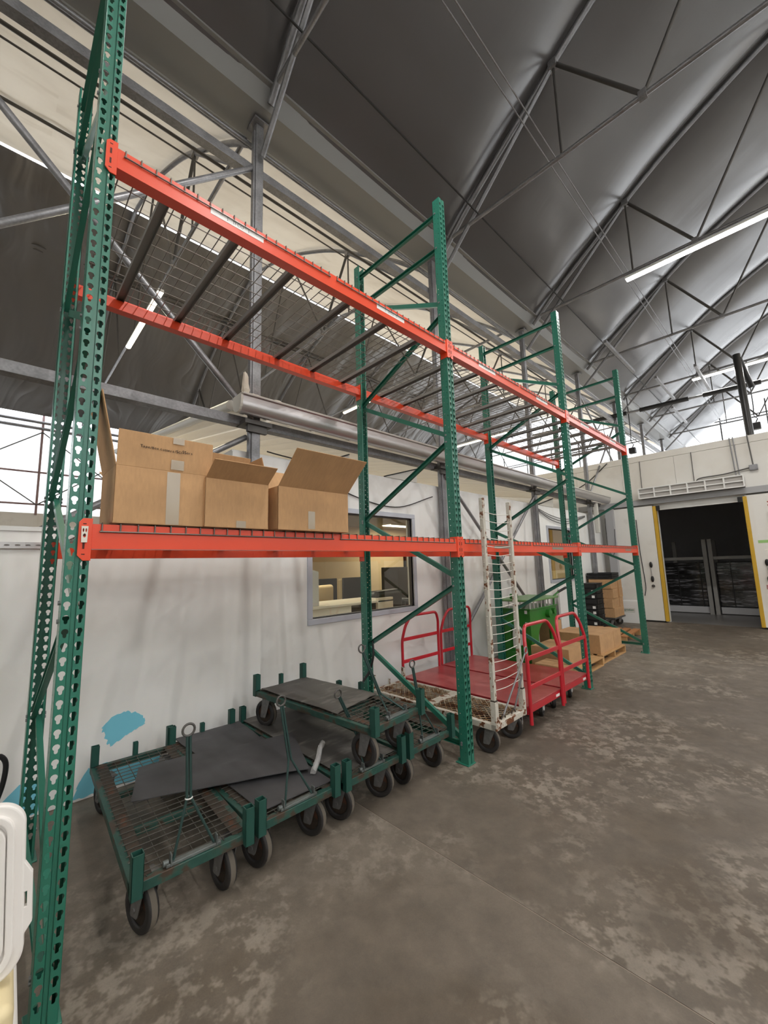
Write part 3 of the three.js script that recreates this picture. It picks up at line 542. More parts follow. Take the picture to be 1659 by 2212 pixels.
// ---------------------------------------------------------------- nursery carts
// caster: fork plate as the part, wheel and hub as its pieces; origin on the ground under the swivel
const wheelGeo = (R, w) => { const p = []; const q = [[0.66, -0.3], [0.67, -0.44], [0.72, -0.46], [0.74, -0.5], [0.9, -0.5], [0.97, -0.42], [1, -0.25], [1, 0.25], [0.97, 0.42], [0.9, 0.5], [0.74, 0.5], [0.72, 0.46], [0.67, 0.44], [0.66, 0.3]]; for (const [r, h] of q) p.push(new THREE.Vector2(r * R, h * w)); return new THREE.LatheGeometry(p, 28).rotateZ(Math.PI / 2); };
const casterCache = new Map();
function caster(parent, x, z, R, top, turn, mats = {}) {
  const key = R + ',' + top;
  if (!casterCache.has(key)) {
    const w = R * 0.5, off = R * 0.42, s = new THREE.Shape([[-off - R * 0.28, R * 0.78], [-off - R * 0.2, R * 0.72], [-off + R * 0.2, R * 0.72], [-off + R * 0.28, R * 0.82], [R * 0.34, top - 0.012], [-R * 0.5, top - 0.012]].map((p) => new THREE.Vector2(...p)));
    const sideP = (dx) => new THREE.ExtrudeGeometry(s, { depth: 0.004, bevelEnabled: false }).rotateY(-Math.PI / 2).translate(dx, 0, 0);
    casterCache.set(key, {
      fork: tri(join([sideP(w * 0.72), sideP(-w * 0.72 + 0.004), rbx(-w * 0.74, w * 0.74, top - 0.018, top - 0.01, -R * 0.5, R * 0.36, 0.003), rbx(-0.045, 0.045, top - 0.008, top, -0.05, 0.05, 0.002), rod(V(-w * 0.8, R, -off), V(w * 0.8, R, -off), R * 0.11, 8)])),
      tyre: tri(wheelGeo(R, w).translate(0, R, -off)),
      tread: tri(new THREE.CylinderGeometry(R * 1.004, R * 1.004, w * 0.5, 28, 1, true).rotateZ(Math.PI / 2).translate(0, R, -off)),
      hub: tri(join([new THREE.CylinderGeometry(R * 0.69, R * 0.69, w * 0.5, 20).rotateZ(Math.PI / 2).translate(0, R, -off), new THREE.CylinderGeometry(R * 0.26, R * 0.3, w * 1.1, 14).rotateZ(Math.PI / 2).translate(0, R, -off)])),
    });
  }
  const g = casterCache.get(key), f = part(parent, 'caster', g.fork, mats.fork ?? M.fork); f.position.set(x, 0, z); f.rotation.y = turn;
  part(f, 'tyre', g.tyre, M.tyre); part(f, 'tread', g.tread, mats.tread ?? M.treadWorn); part(f, 'hub', g.hub, mats.hub ?? M.hub);
  return f;
}
const angleP = [[0, 0], [0.04, 0], [0.04, 0.004], [0.004, 0.004], [0.004, 0.04], [0, 0.04]];
// x across the cart, z = 0 at the aisle end, running to -D
function greenCart(label, pos, turn, o) {
  const W = 0.51, D = o.D ?? 1.38, T = 0.275, c = thing('nursery_cart', label, 'cart', pos, turn, 'green nursery carts');
  mesh('frame', [rbx(0, W, T - 0.042, T, -0.04, 0, 0.004), rbx(0, W, T - 0.042, T, -D, -D + 0.04, 0.004), rbx(0, 0.035, T - 0.042, T, -D, 0, 0.004), rbx(W - 0.035, W, T - 0.042, T, -D, 0, 0.004),
    ...[0.33, 0.66].map((k) => rbx(0.03, W - 0.03, T - 0.045, T - 0.015, -D * k - 0.02, -D * k + 0.02, 0.003))], M.cartGreen, c);
  mesh('rim', [bx(0.03, 0.085, T, T + 0.003, -D + 0.02, -0.03), bx(W - 0.085, W - 0.03, T, T + 0.003, -D + 0.02, -0.03)], M.rustFrame, c);
  const ws = []; for (let i = 1; i < 27; i++) ws.push(rod(V(0.02, T + 0.005, -D * i / 27), V(W - 0.02, T + 0.005, -D * i / 27), 0.0024, 5, true));
  for (let i = 1; i < 8; i++) ws.push(rod(V(W * i / 8, T + 0.001, -0.02), V(W * i / 8, T + 0.001, -D + 0.02), 0.0024, 5, true));
  mesh('mesh_deck', ws, std({ color: lin(0.1, 0.095, 0.08), roughness: 0.6, metalness: 0.4 }), c);
  const post = (x, z, h, w = 0.044) => { const t = 0.004; mesh('stake_pocket', [rbx(x - w / 2, x + w / 2, T - 0.045, T + h, z - w / 2, z - w / 2 + t, 0.001), rbx(x - w / 2, x + w / 2, T - 0.045, T + h, z + w / 2 - t, z + w / 2, 0.001), rbx(x - w / 2, x - w / 2 + t, T - 0.045, T + h, z - w / 2, z + w / 2, 0.001), rbx(x + w / 2 - t, x + w / 2, T - 0.045, T + h, z - w / 2, z + w / 2, 0.001), bx(x - w / 2 + t, x + w / 2 - t, T - 0.045, T + h - 0.03, z - w / 2 + t, z + w / 2 - t)], M.cartPost, c); };
  post(0.022, 0.006, 0.12); post(W - 0.022, 0.006, 0.12); post(0.022, -D - 0.006, 0.12); post(W - 0.022, -D - 0.006, 0.12); post(W / 2, -D - 0.006, 0.08, 0.03);
  if (o.mid) post(W - 0.01, -D * 0.45, 0.07, 0.03);
  for (const [x, z, a] of [[0.09, -0.1, o.a ?? 0.5], [W - 0.08, -0.1, o.b ?? 0.25], [0.08, -D + 0.1, 0.2], [W - 0.08, -D + 0.1, -0.3]]) caster(c, x, z, 0.1, T - 0.042, a);
  // hinge plate and tow bar
  const h0 = o.h0 ?? 0.16, h1 = o.h1 ?? 0.34, hy = T + 0.018, fork = V(...o.fork), ring = V(...o.ring), d = ring.clone().sub(fork).normalize();
  mesh('hinge_plate', [rbx(h0 - 0.03, h1 + 0.03, T, T + 0.014, -0.035, -0.008, 0.003), rbx(h0 - 0.014, h0 - 0.007, T, T + 0.05, -0.035, -0.005), rbx(h1 + 0.007, h1 + 0.014, T, T + 0.05, -0.035, -0.005), rod(V(h0 - 0.04, hy, -0.02), V(h0 - 0.02, hy, -0.02), 0.012, 8)], std({ map: tGalv, color: lin(0.55, 0.62, 0.58), roughness: 0.5, metalness: 0.4 }), c);
  const end = ring.clone().addScaledVector(d, -0.026), off = 0.008;
  const tb = mesh('tow_bar', [rod(V(h0, hy, -0.02), fork.clone().add(V(-off, 0, 0)), 0.006, 7), rod(V(h1, hy, -0.02), fork.clone().add(V(off, 0, 0)), 0.006, 7), rod(fork.clone().add(V(-off, 0, 0)), end.clone().add(V(-off * 0.8, 0, 0)), 0.0065, 7), rod(fork.clone().add(V(off, 0, 0)), end.clone().add(V(off * 0.8, 0, 0)), 0.0065, 7)], std({ color: lin(0.035, 0.075, 0.07), roughness: 0.45, metalness: 0.3 }), c);
  const rg = new THREE.TorusGeometry(0.026, 0.0055, 7, 20), q = new THREE.Quaternion().setFromUnitVectors(V(0, 1, 0), d); rg.applyQuaternion(q).translate(...ring.toArray());
  mesh('tow_ring', rg, M.darkSteel, tb);
  if (o.tie) mesh('cable_tie', new THREE.TorusGeometry(0.014, 0.003, 6, 14).rotateX(Math.PI / 2).translate(...fork.toArray()), M.white, tb);
  return c;
}
const CT = (x, z) => [x, 0, z];
greenCart('green mesh deck cart with upright tow bar tied white, beside the tall first frame', CT(0.292, -0.075), -0.047, { a: 0.3, b: 0.15, fork: [0.22, 0.52, -0.02], ring: [0.21, 0.81, -0.02], tie: true, h0: 0.165, h1: 0.335 });
greenCart('green cart covered by grey sheets, second from the tall first frame', CT(0.828, -0.07), 0.01, { a: 0.25, b: 0.3, fork: [0.215, 0.5, -0.04], ring: [0.16, 0.815, -0.04], h0: 0.175, h1: 0.34 });
greenCart('green cart covered by grey sheets, carrying one side of the stacked cart', CT(1.372, -0.07), 0.0, { a: 0.35, b: 0.4, fork: [0.26, 0.41, -0.17], ring: [0.06, 0.735, -0.12], h0: 0.18, h1: 0.32 });
greenCart('green bare mesh cart beside the second frame under the stacked cart', CT(1.915, -0.07), 0.0, { a: 0.02, b: 0.08, fork: [0.2, 0.52, -0.05], ring: [0.14, 0.815, -0.05], h0: 0.19, h1: 0.34 });
greenCart('green cart stacked across two others, wheels on their decks, sheet on top', [1.515, 0.28, 0.03], 0.085, { D: 1.3, a: 0.1, b: 0.3, fork: [0.3, 0.37, -0.2], ring: [0.17, 0.69, -0.24], h0: 0.19, h1: 0.34, mid: true });
{ const s = mesh('hanging_strap', pipe([V(2.545, 0.8, -1.09), V(2.53, 0.66, -1.07), V(2.5, 0.52, -1.1), V(2.44, 0.44, -1.12), V(2.4, 0.38, -1.1)], 0.011, 24, 6), M.black); tag(s, 'black strap hanging from the wall-side post above the stacked cart', 'strap'); }

// ---- grey rubber sheets lying on the carts
function sheet(label, corners, nx, nz, amp, mat, seedv, name = 'rubber_sheet', group = 'grey sheets on the carts', curl = 0) {
  const t = 0.004, at = (u, v) => {
    const [a, b, c, d] = corners, p = [0, 1, 2].map((i) => (a[i] * (1 - u) + b[i] * u) * (1 - v) + (d[i] * (1 - u) + c[i] * u) * v);
    p[1] += amp * fbm(u * 0.6 + seedv * 0.13, v * 0.6 + seedv * 0.37, 6, 3, seedv) + curl * Math.max(0, u - 0.75) ** 2 * 16; return p;
  };
  const pos = [], idx = [], uv = [];
  for (const side of [0, 1]) for (let j = 0; j <= nz; j++) for (let i = 0; i <= nx; i++) { const p = at(i / nx, j / nz); pos.push(p[0], p[1] + (side ? -t : 0), p[2]); uv.push(p[0], p[2]); }
  const N = (nx + 1) * (nz + 1), id = (s, i, j) => s * N + j * (nx + 1) + i;
  for (let j = 0; j < nz; j++) for (let i = 0; i < nx; i++) { const a = id(0, i, j), b = id(0, i + 1, j), c = id(0, i + 1, j + 1), d = id(0, i, j + 1); idx.push(a, d, b, b, d, c, a + N, b + N, d + N, b + N, c + N, d + N); }
  const rim = []; for (let i = 0; i < nx; i++) rim.push([id(0, i, 0), id(0, i + 1, 0)]); for (let j = 0; j < nz; j++) rim.push([id(0, nx, j), id(0, nx, j + 1)]); for (let i = nx; i > 0; i--) rim.push([id(0, i, nz), id(0, i - 1, nz)]); for (let j = nz; j > 0; j--) rim.push([id(0, 0, j), id(0, 0, j - 1)]);
  for (const [a, b] of rim) idx.push(a, b, a + N, b, b + N, a + N);
  const g = new THREE.BufferGeometry(); g.setAttribute('position', new THREE.Float32BufferAttribute(pos, 3)); g.setAttribute('uv', new THREE.Float32BufferAttribute(uv, 2)); g.setIndex(idx); g.computeVertexNormals();
  const m = new THREE.Mesh(toCreasedNormals(g, 0.6), mat); m.castShadow = m.receiveShadow = true; m.name = numbered(name); scene.add(m); return tag(m, label, 'sheet', group);
}
sheet('grey sheet covering the wall end of the second cart', [[0.87, 0.287, -1.46], [1.36, 0.287, -1.45], [1.33, 0.286, -1.0], [0.9, 0.286, -0.93]], 14, 14, 0.012, M.rubber, 3);
sheet('grey sheet covering the aisle end of the second cart', [[0.86, 0.286, -0.98], [1.34, 0.287, -1.02], [1.33, 0.286, -0.12], [0.9, 0.287, -0.14]], 14, 18, 0.012, M.rubber, 5);
sheet('broad grey sheet covering the third cart under the stacked one', [[1.39, 0.287, -1.45], [1.87, 0.287, -1.44], [1.85, 0.287, -0.12], [1.4, 0.287, -0.14]], 14, 24, 0.012, M.topSheet, 7);
sheet('loose grey sheet bridging the first and second carts with a slanting end', [[0.56, 0.3, -1.13], [1.5, 0.312, -0.84], [1.28, 0.312, -0.28], [0.43, 0.298, -0.72]], 26, 14, 0.02, M.rubber, 9);
sheet('worn dusty sheet lying on the stacked cart', [[1.435, 0.562, -1.21], [1.88, 0.562, -1.25], [1.97, 0.564, -0.42], [1.51, 0.562, -0.3]], 22, 26, 0.02, M.topSheet, 11);
{ const g = pipe([V(1.53, 0.325, -0.5), V(1.46, 0.34, -0.43), V(1.4, 0.33, -0.36), V(1.34, 0.335, -0.29), V(1.27, 0.318, -0.23)], 0.017, 26, 7), p = g.attributes.position; for (let i = 0; i < p.count; i++) { const k = 0.012 * (hash(i, 3, 4) - 0.5); p.setXYZ(i, p.getX(i) + k, p.getY(i) + 0.8 * k, p.getZ(i) - k); } g.computeVertexNormals();
  tag(mesh('plastic_scrap', g, phy({ color: lin(0.75, 0.75, 0.75), roughness: 0.3, transmission: 0.5, thickness: 0 })), 'twisted strip of clear plastic lying across the third cart', 'plastic scrap'); }

// ---------------------------------------------------------------- rusty white rack cart
{
  const c = thing('rack_cart', 'rusty white cart with two tall rung posts and an expanded metal deck', 'cart', [2.765, 0, 0.1], 0.01), W = 0.515, D = 1.47, T = 0.25;
  mesh('frame', [rbx(0, W, T - 0.05, T, -0.05, 0, 0.006), rbx(0, W, T - 0.05, T, -D, -D + 0.05, 0.006), rbx(0, 0.045, T - 0.05, T, -D, 0, 0.006), rbx(W - 0.045, W, T - 0.05, T, -D, 0, 0.006), rbx(0, W, T - 0.02, T + 0.001, -D * 0.5 - 0.05, -D * 0.5 + 0.05, 0.003)], M.whiteRust, c);
  const gs = []; const z0 = -D + 0.04, z1 = -0.04, m = 7;
  for (const [za, zb] of [[-D * 0.5 + 0.05, z1], [z0, -D * 0.5 - 0.05]]) { const nz = 11, dz = (zb - za) / nz, dx = (W - 0.08) / m; for (let i = 0; i < m; i++) for (let j = 0; j < nz; j++) { const x = 0.04 + i * dx, z = za + j * dz; gs.push(bar(V(x, T - 0.004, z), V(x + dx, T - 0.004, z + dz), 0.0055, 0.006), bar(V(x + dx, T - 0.004, z), V(x, T - 0.004, z + dz), 0.0055, 0.006)); } }
  mesh('mesh_deck', gs, M.deckRust, c);
  const posts = [];
  for (const x of [0.028, W - 0.028]) {
    posts.push(mesh('stanchion', [rbx(x - 0.024, x + 0.024, T - 0.05, 0.42, -0.045, 0.003, 0.004), rbx(x - 0.018, x + 0.018, 0.4, 2.085, -0.04, -0.004, 0.004)], M.whiteRust, c));
    mesh('rust_collar', rbx(x - 0.022, x + 0.022, 0.4, 0.43, -0.044, 0.001, 0.003), M.rustFrame, posts.at(-1));
  }
  for (let i = 0; i < 21; i++) {
    const y = 0.5 + i * 0.0735, s = 0.018;
    mesh('rung', pipe([V(0.0, y, -0.022), V(0.13, y - s * 0.6, -0.024), V(W / 2, y - s, -0.026), V(W - 0.13, y - s * 0.6, -0.024), V(W, y, -0.022)], 0.0034, 10, 5), M.offWhite, c);
  }
  for (const x of [0.03, W - 0.03]) mesh('stake_pocket', [new THREE.CylinderGeometry(0.024, 0.024, 0.17, 14, 1, true).translate(x, T + 0.05, -D + 0.02), new THREE.CylinderGeometry(0.02, 0.02, 0.17, 14, 1, true).translate(x, T + 0.05, -D + 0.02)], M.whiteRust, c);
  mesh('stake_pocket', new THREE.CylinderGeometry(0.012, 0.012, 0.06, 10).translate(W / 2, T + 0.03, -D + 0.02), M.whiteRust, c);
  mesh('hinge_loop', [new THREE.TorusGeometry(0.03, 0.006, 7, 16, Math.PI).translate(0.17, T, -0.03), new THREE.TorusGeometry(0.03, 0.006, 7, 16, Math.PI).translate(0.34, T, -0.03)], M.rustFrame, c);
  mesh('tow_bar', [rod(V(0.17, T + 0.02, -0.03), V(0.5, 0.72, 0.03), 0.0075), rod(V(0.36, T + 0.02, -0.03), V(0.45, 0.56, 0.02), 0.0075), new THREE.TorusGeometry(0.028, 0.006, 7, 18).translate(0.52, 0.745, 0.03)], M.galvPipe, c);
  for (const [x, z, a] of [[0.07, -0.08, 0.2], [W - 0.06, -0.08, 0.4], [0.07, -D + 0.12, 0.1], [W - 0.07, -D + 0.12, -0.2]]) caster(c, x, z, 0.1, T - 0.05, a);
}
// ---------------------------------------------------------------- red platform trucks
function redTruck(label, x, z, turn) {
  const c = thing('platform_truck', label, 'platform truck', [x, 0, z], turn, 'red platform trucks'), W = 0.71, D = 1.52, T = 0.255;
  mesh('platform', rbx(0, W, T - 0.012, T, -D, 0, 0.005), M.redDeck, c);
  mesh('frame', [rbx(0.005, W - 0.005, T - 0.075, T - 0.012, -0.04, -0.004, 0.006), rbx(0.005, W - 0.005, T - 0.075, T - 0.012, -D + 0.004, -D + 0.04, 0.006), rbx(0.005, 0.04, T - 0.075, T - 0.012, -D, 0, 0.006), rbx(W - 0.04, W - 0.005, T - 0.075, T - 0.012, -D, 0, 0.006)], M.red, c);
  for (const [s, zz, tip] of [[1, 0.018, 0.0], [-1, -D - 0.018, 0.0]]) {
    const z0 = zz, lean = s * 0.06, H = 0.935;
    const h = mesh('handle', poly([V(0.02, 0.1, z0), V(0.02, 0.66, z0), V(0.05, 0.82, z0 - lean * 0.5), V(0.12, H, z0 - lean), V(W - 0.12, H, z0 - lean), V(W - 0.05, 0.82, z0 - lean * 0.5), V(W - 0.02, 0.66, z0), V(W - 0.02, 0.1, z0)], 0.017, 9), M.red, c);
    for (const y of [0.41, 0.66]) mesh('crossbar', rbx(0.025, W - 0.025, y - 0.02, y + 0.02, z0 - 0.006, z0 + 0.006, 0.003), M.red, h);
  }
  mesh('maker_plate', bx(W - 0.12, W - 0.03, T - 0.06, T - 0.035, -0.004, -0.0025), M.white, c);
  for (const [xx, zz, a] of [[0.12, -0.16, 2.2], [W - 0.12, -0.16, 1.9], [0.12, -D + 0.18, 0.3], [W - 0.12, -D + 0.18, -0.2]]) caster(c, xx, zz, 0.075, T - 0.075, a, { hub: M.white, fork: M.white, tread: M.tyre });
}
redTruck('red platform truck next to the white rack cart', 3.31, 0.09, 0.0);
redTruck('red platform truck next to the third upright frame', 4.06, 0.07, 0.0);
// ---------------------------------------------------------------- open cartons on the shelf
const flapShape = (w, h, t) => rbx(-w / 2, w / 2, 0, h, -t / 2, t / 2, 0.0015);
// x to the side, y up, z toward the aisle; flaps: [edge, height, fold angle from straight up (outwards positive)]
function carton(label, pos, turn, w, h, d, flaps, name = 'carton', group = 'open cartons on the lower shelf') {
  const t = 0.004, c = thing(name, label, 'cardboard box', pos, turn, group);
  mesh('shell', [rbx(-w / 2, w / 2, 0, h, d / 2 - t, d / 2, 0.0015), rbx(-w / 2, w / 2, 0, h, -d / 2, -d / 2 + t, 0.0015), rbx(-w / 2, -w / 2 + t, 0, h, -d / 2, d / 2, 0.0015), rbx(w / 2 - t, w / 2, 0, h, -d / 2, d / 2, 0.0015), bx(-w / 2, w / 2, 0, t, -d / 2, d / 2)], M.card, c);
  for (const [e, fh, ang, extra = 0] of flaps) {
    const long = e === 'front' || e === 'back', g = flapShape((long ? w : d) - 0.004 + extra, fh, t).rotateX(ang);
    if (e === 'front') g.translate(extra / 2, h, d / 2 - t / 2); if (e === 'back') g.rotateY(Math.PI).translate(0, h, -d / 2 + t / 2);
    if (e === 'left') g.rotateY(-Math.PI / 2).translate(-w / 2 + t / 2, h, 0); if (e === 'right') g.rotateY(Math.PI / 2).translate(w / 2 - t / 2, h, 0);
    mesh('flap', g, M.card, c);
  }
  return c;
}
const DY = levels[0] + 0.1075;
const c1 = carton('open carton handwritten tape, box cutters and scissors, front flap standing up', [0.325, DY, -0.13], 0.0, 0.365, 0.245, 0.29, [['front', 0.155, 0.06, 0.03], ['left', 0.32, 0.2], ['back', 0.12, 1.2], ['right', 0.16, -0.5]]);
{
  // handwriting on the raised front flap
  const cv = document.createElement('canvas'); cv.width = 1024; cv.height = 160; const x = cv.getContext('2d'); x.clearRect(0, 0, 1024, 160); x.fillStyle = '#43362c';
  const words = 'TaPe/Box cutters/SCiSSors'; let px = 40; [...words].forEach((ch, i) => { x.save(); x.translate(px, 84 + 16 * (hash(i, 2, 9) - 0.5)); x.rotate(0.2 * (hash(i, 5, 9) - 0.5)); x.font = `bold ${ch === 'T' || ch === 'S' ? 80 : 64}px sans-serif`; x.fillText(ch, 0, 20); x.restore(); px += x.measureText ? (ch === 'i' || ch === '/' || ch === 't' ? 26 : ch === ' ' ? 18 : 42) : 38; });
  const t = new THREE.CanvasTexture(cv); t.colorSpace = THREE.SRGBColorSpace;
  const w = mesh('handwriting', new THREE.PlaneGeometry(0.235, 0.036).rotateX(0.06).translate(0.01, 0.337, 0.155), std({ map: t, roughness: 0.85, transparent: true, alphaTest: 0.35 }), c1, true); w.userData.label = 'dark handwritten words on cardboard';
  for (const g of [bx(0.015, 0.07, 0.002, 0.24, 0.1455, 0.1462), new THREE.BoxGeometry(0.055, 0.045, 0.0007).rotateX(0.06).translate(0.055, 0.275, 0.1505), new THREE.BoxGeometry(0.048, 0.03, 0.0007).rotateX(0.06).translate(0.055, 0.386, 0.157)]) mesh('packing_tape', g, M.tape, c1);
}
const c2 = carton('middle open carton with one front flap folded out', [0.665, DY, -0.11], 0.0, 0.325, 0.235, 0.28, [['front', 0.125, 0.98], ['back', 0.2, -0.35], ['right', 0.15, -0.25]]);
mesh('packing_tape', [bx(-0.01, 0.04, 0.0, 0.035, 0.141, 0.1417)], M.tape, c2);
const c3 = carton('open carton at the end with a wide front flap leaning out', [1.11, DY, -0.1], 0.0, 0.475, 0.235, 0.3, [['front', 0.25, 0.85], ['back', 0.2, 0.5]]);
mesh('packing_tape', [bx(-0.05, -0.005, 0.01, 0.11, 0.151, 0.1517)], M.tape, c3);

// ---------------------------------------------------------------- silver trough and shade cloth
{
  const t = thing('silver_trough', 'long silver metal trough running along the columns above the office wall', 'trough');
  const pr = []; for (let i = 0; i <= 10; i++) { const a = Math.PI + Math.PI * i / 10; pr.push([0.085 * Math.cos(a), 0.095 * Math.sin(a)]); }
  const outer = [...pr, [0.085, 0.05], [0.1, 0.06], [0.1, 0.066], [-0.1, 0.066], [-0.1, 0.06], [-0.085, 0.05]];
  mesh('shell', toCreasedNormals(sweep(outer, V(1.36, 3.09, -1.57), V(11.5, 3.09, -1.57)), 0.7), M.alu, t);
  mesh('end_cap', sweep(outer.map(([a, b]) => [a * 1.04, b * 1.04]), V(1.34, 3.09, -1.57), V(1.362, 3.09, -1.57)), M.offWhite, t);
  mesh('lip', rbx(1.36, 11.5, 3.155, 3.17, -1.67, -1.47), M.offWhite, t);
  for (const x of [1.5, 1.75, 1.42]) { const s = mesh('plastic_scrap', new THREE.SphereGeometry(0.07, 9, 7).scale(x < 1.45 ? 0.5 : 1.3, x < 1.45 ? 1.9 : 0.55, 0.6).translate(x, x < 1.45 ? 3.26 : 3.18, -1.57), M.shade); tag(s, x < 1.45 ? 'torn strip of white film standing on the trough end' : x < 1.6 ? 'small crumple of white film near the trough end' : 'larger crumple of white film lying on the trough', 'plastic scrap', 'white film scraps on the trough'); const p = s.geometry.attributes.position; for (let i = 0; i < p.count; i++) { const k = 1 + 0.5 * (hash(Math.round(p.getX(i) * 900), Math.round(p.getY(i) * 900), 4) - 0.5); p.setXYZ(i, x + (p.getX(i) - x) * k, 3.2 + (p.getY(i) - 3.2) * k, -1.57 + (p.getZ(i) + 1.57) * k); } s.geometry.computeVertexNormals(); }
}
{
  // shade cloth strips rising from the trough back over the office, daylight between them
  const dir = V(0.0655, 0.1877, -0.98), m = thing('shade_cloth', 'pleated white shade cloth stretched over the office behind the trough', 'shade cloth');
  for (let u = 1.36, k = 0; u < 11.2; k++) {
    const seam = k % 2, w = seam ? 0.015 + 0.07 * hash(k, 3, 61) ** 2 : 0.12 + 0.26 * hash(k, 1, 61), nu = 5, nv = 8, tilt = 0, pos = [], idx = [];
    for (let j = 0; j <= nv; j++) for (let i = 0; i <= nu; i++) { const t = i / nu, v = 9.6 * j / nv; pos.push(u + t * w + dir.x * v , 3.12 + dir.y * v + tilt * t - (seam ? 0 : 0.06) * Math.sin(Math.PI * t), -1.76 + dir.z * v); }
    for (let j = 0; j < nv; j++) for (let i = 0; i < nu; i++) { const a = j * (nu + 1) + i, b = a + 1, c = a + nu + 1, d = c + 1; idx.push(a, c, b, b, c, d); }
    const g = new THREE.BufferGeometry(); g.setAttribute('position', new THREE.Float32BufferAttribute(pos, 3)); g.setIndex(idx); g.computeVertexNormals(); g.setAttribute('uv', new THREE.Float32BufferAttribute(new Float32Array(pos.length / 3 * 2), 2));
    mesh('cloth_strip', g, seam ? M.sheer : M.shade, m); u += w;
  }
  const e = mesh('cloth_roll', rod(V(1.36, 3.12, -1.74), V(1.36, 3.12, -1.74).addScaledVector(dir, 10.5), 0.05, 10), M.offWhite); tag(e, 'rolled pale edge of the shade cloth beside the first column', 'cloth roll');
}
for (const [x, w, lab] of [[2.4, 0.45, 'pale wedge bracket on the office wall top above the large window'], [3.47, 0.62, 'pale wedge bracket on the office wall top behind the second frame'], [7.9, 0.7, 'grey wedge bracket beside the third column on the office wall top']]) {
  const b = thing('wall_bracket', lab, 'bracket', [x, OH, W2 - 0.03]);
  mesh('gusset', new THREE.ExtrudeGeometry(new THREE.Shape([[0, 0.02], [w, 0.02], [w, 0.21], [w - 0.03, 0.21]].map((p) => new THREE.Vector2(...p))), { depth: 0.03, bevelEnabled: false }), M.offWhite, b);
  mesh('edge_strip', bar(V(0, 0.03, 0.015), V(w, 0.215, 0.015), 0.05, 0.016), M.black, b);
}
function wireRun(label, pts, r = 0.007) { return tag(mesh('wall_cable', pipe(pts.map((p) => V(...p)), r, 30, 6), M.cable), label, 'cable'); }
wireRun('dark cable drooping along the office wall above the window', [[1.75, 2.73, W2 + 0.02], [2.35, 2.66, W2 + 0.02], [2.75, 2.42, W2 + 0.02], [3.6, 2.3, W2 + 0.02], [4.4, 2.52, W2 + 0.02]]);
for (const [dy, l] of [[0, 'shallow'], [0.05, 'middle'], [0.1, 'deep']]) wireRun(`${l} loop of three dark cables between the third and fourth columns`, [[7.7, 2.62 - dy * 0.3, W2 + 0.03], [8.4, 2.5 - dy, W2 + 0.03], [9.2, 2.47 - dy, W2 + 0.03], [10.3, 2.62 - dy * 0.3, W2 + 0.03]]);
wireRun('black cable loop hanging on the grey panel beside the cold room door', [[11.28, 2.6, -1.6], [11.28, 1.9, -1.6], [11.28, 1.62, -1.5], [11.28, 1.9, -1.42], [11.28, 2.3, -1.4]]);
wireRun('dark pull cord hanging down the first sliding door', [[FX - 0.18, 2.5, -0.93], [FX - 0.18, 1.7, -0.92], [FX - 0.18, 0.9, -0.88], [FX - 0.18, 0.62, -0.92]], 0.009);
wireRun('dark pull cord hanging down the second sliding door', [[FX - 0.18, 2.42, 1.5], [FX - 0.18, 1.9, 1.53], [FX - 0.18, 1.3, 1.56]], 0.009);
wireRun('dark cable climbing the panel wall above the office corner', [[FX - 0.03, 2.9, -2.6], [FX - 0.03, 3.4, -2.5], [FX - 0.03, 3.7, -2.0], [FX - 0.03, 4.1, -1.5]], 0.012);
tag(mesh('wall_panel', rbx(11.3, 11.5, 0, 2.84, -1.6, -1.42, 0.006), M.greyPaint), 'narrow grey vertical panel beside the first sliding door', 'panel');
tag(mesh('white_downpipe', [rbx(10.66, 10.74, 2.2, 2.95, -1.66, -1.56, 0.01)], M.offWhite), 'short white downpipe hanging beside the fourth column', 'downpipe');

// ---------------------------------------------------------------- air curtain above the doorway
{
  const a = thing('air_curtain', 'white grille air curtain mounted above the cold room doorway', 'air curtain', [FX - 0.36, 0, 0]);
  const z0 = -0.77, z1 = 1.2, y0 = 3.0, y1 = 3.24;
  mesh('housing', rbx(0.05, 0.34, y0, y1, z0, z1, 0.01), std({ color: lin(0.42, 0.4, 0.38), roughness: 0.6 }), a);
  const fr = []; for (const y of [y0, (y0 + y1) / 2, y1]) fr.push(rbx(0.01, 0.05, y - 0.013, y + 0.013, z0, z1, 0.004)); mesh('grille_rail', fr, M.white, a);
  for (let i = 0; i <= 6; i++) { const z = z0 + (z1 - z0) * i / 6; mesh('grille_bar', rbx(0.008, 0.05, y0, y1, z - 0.014, z + 0.014, 0.004), M.white, a); }
  for (const z of [z0 + 0.02, 0.32]) mesh('hanger_rod', rod(V(0.3, y1, z), V(0.34, 4.0, z), 0.009, 6), M.darkSteel, a);
}
{
  const j = thing('junction_box', 'grey electrical junction box with conduit on the panel wall', 'junction box', [FX - 0.05, 3.42, 1.37]);
  mesh('box', rbx(-0.03, 0.04, -0.06, 0.06, -0.07, 0.07, 0.008), M.galv, j); mesh('conduit', [rod(V(0, 0.06, 0), V(0, 0.74, -0.03), 0.012), pipe([V(0, 0, -0.07), V(0, -0.06, -0.5), V(0, -0.08, -0.95), V(0, -0.2, -1.02)], 0.014, 24, 6)], M.darkSteel, j);
  for (const z of [-0.24, -0.3]) mesh('riser', rod(V(0.01, -0.2, z), V(0.01, 0.75, z - 0.03), 0.011), M.galv, j);
}
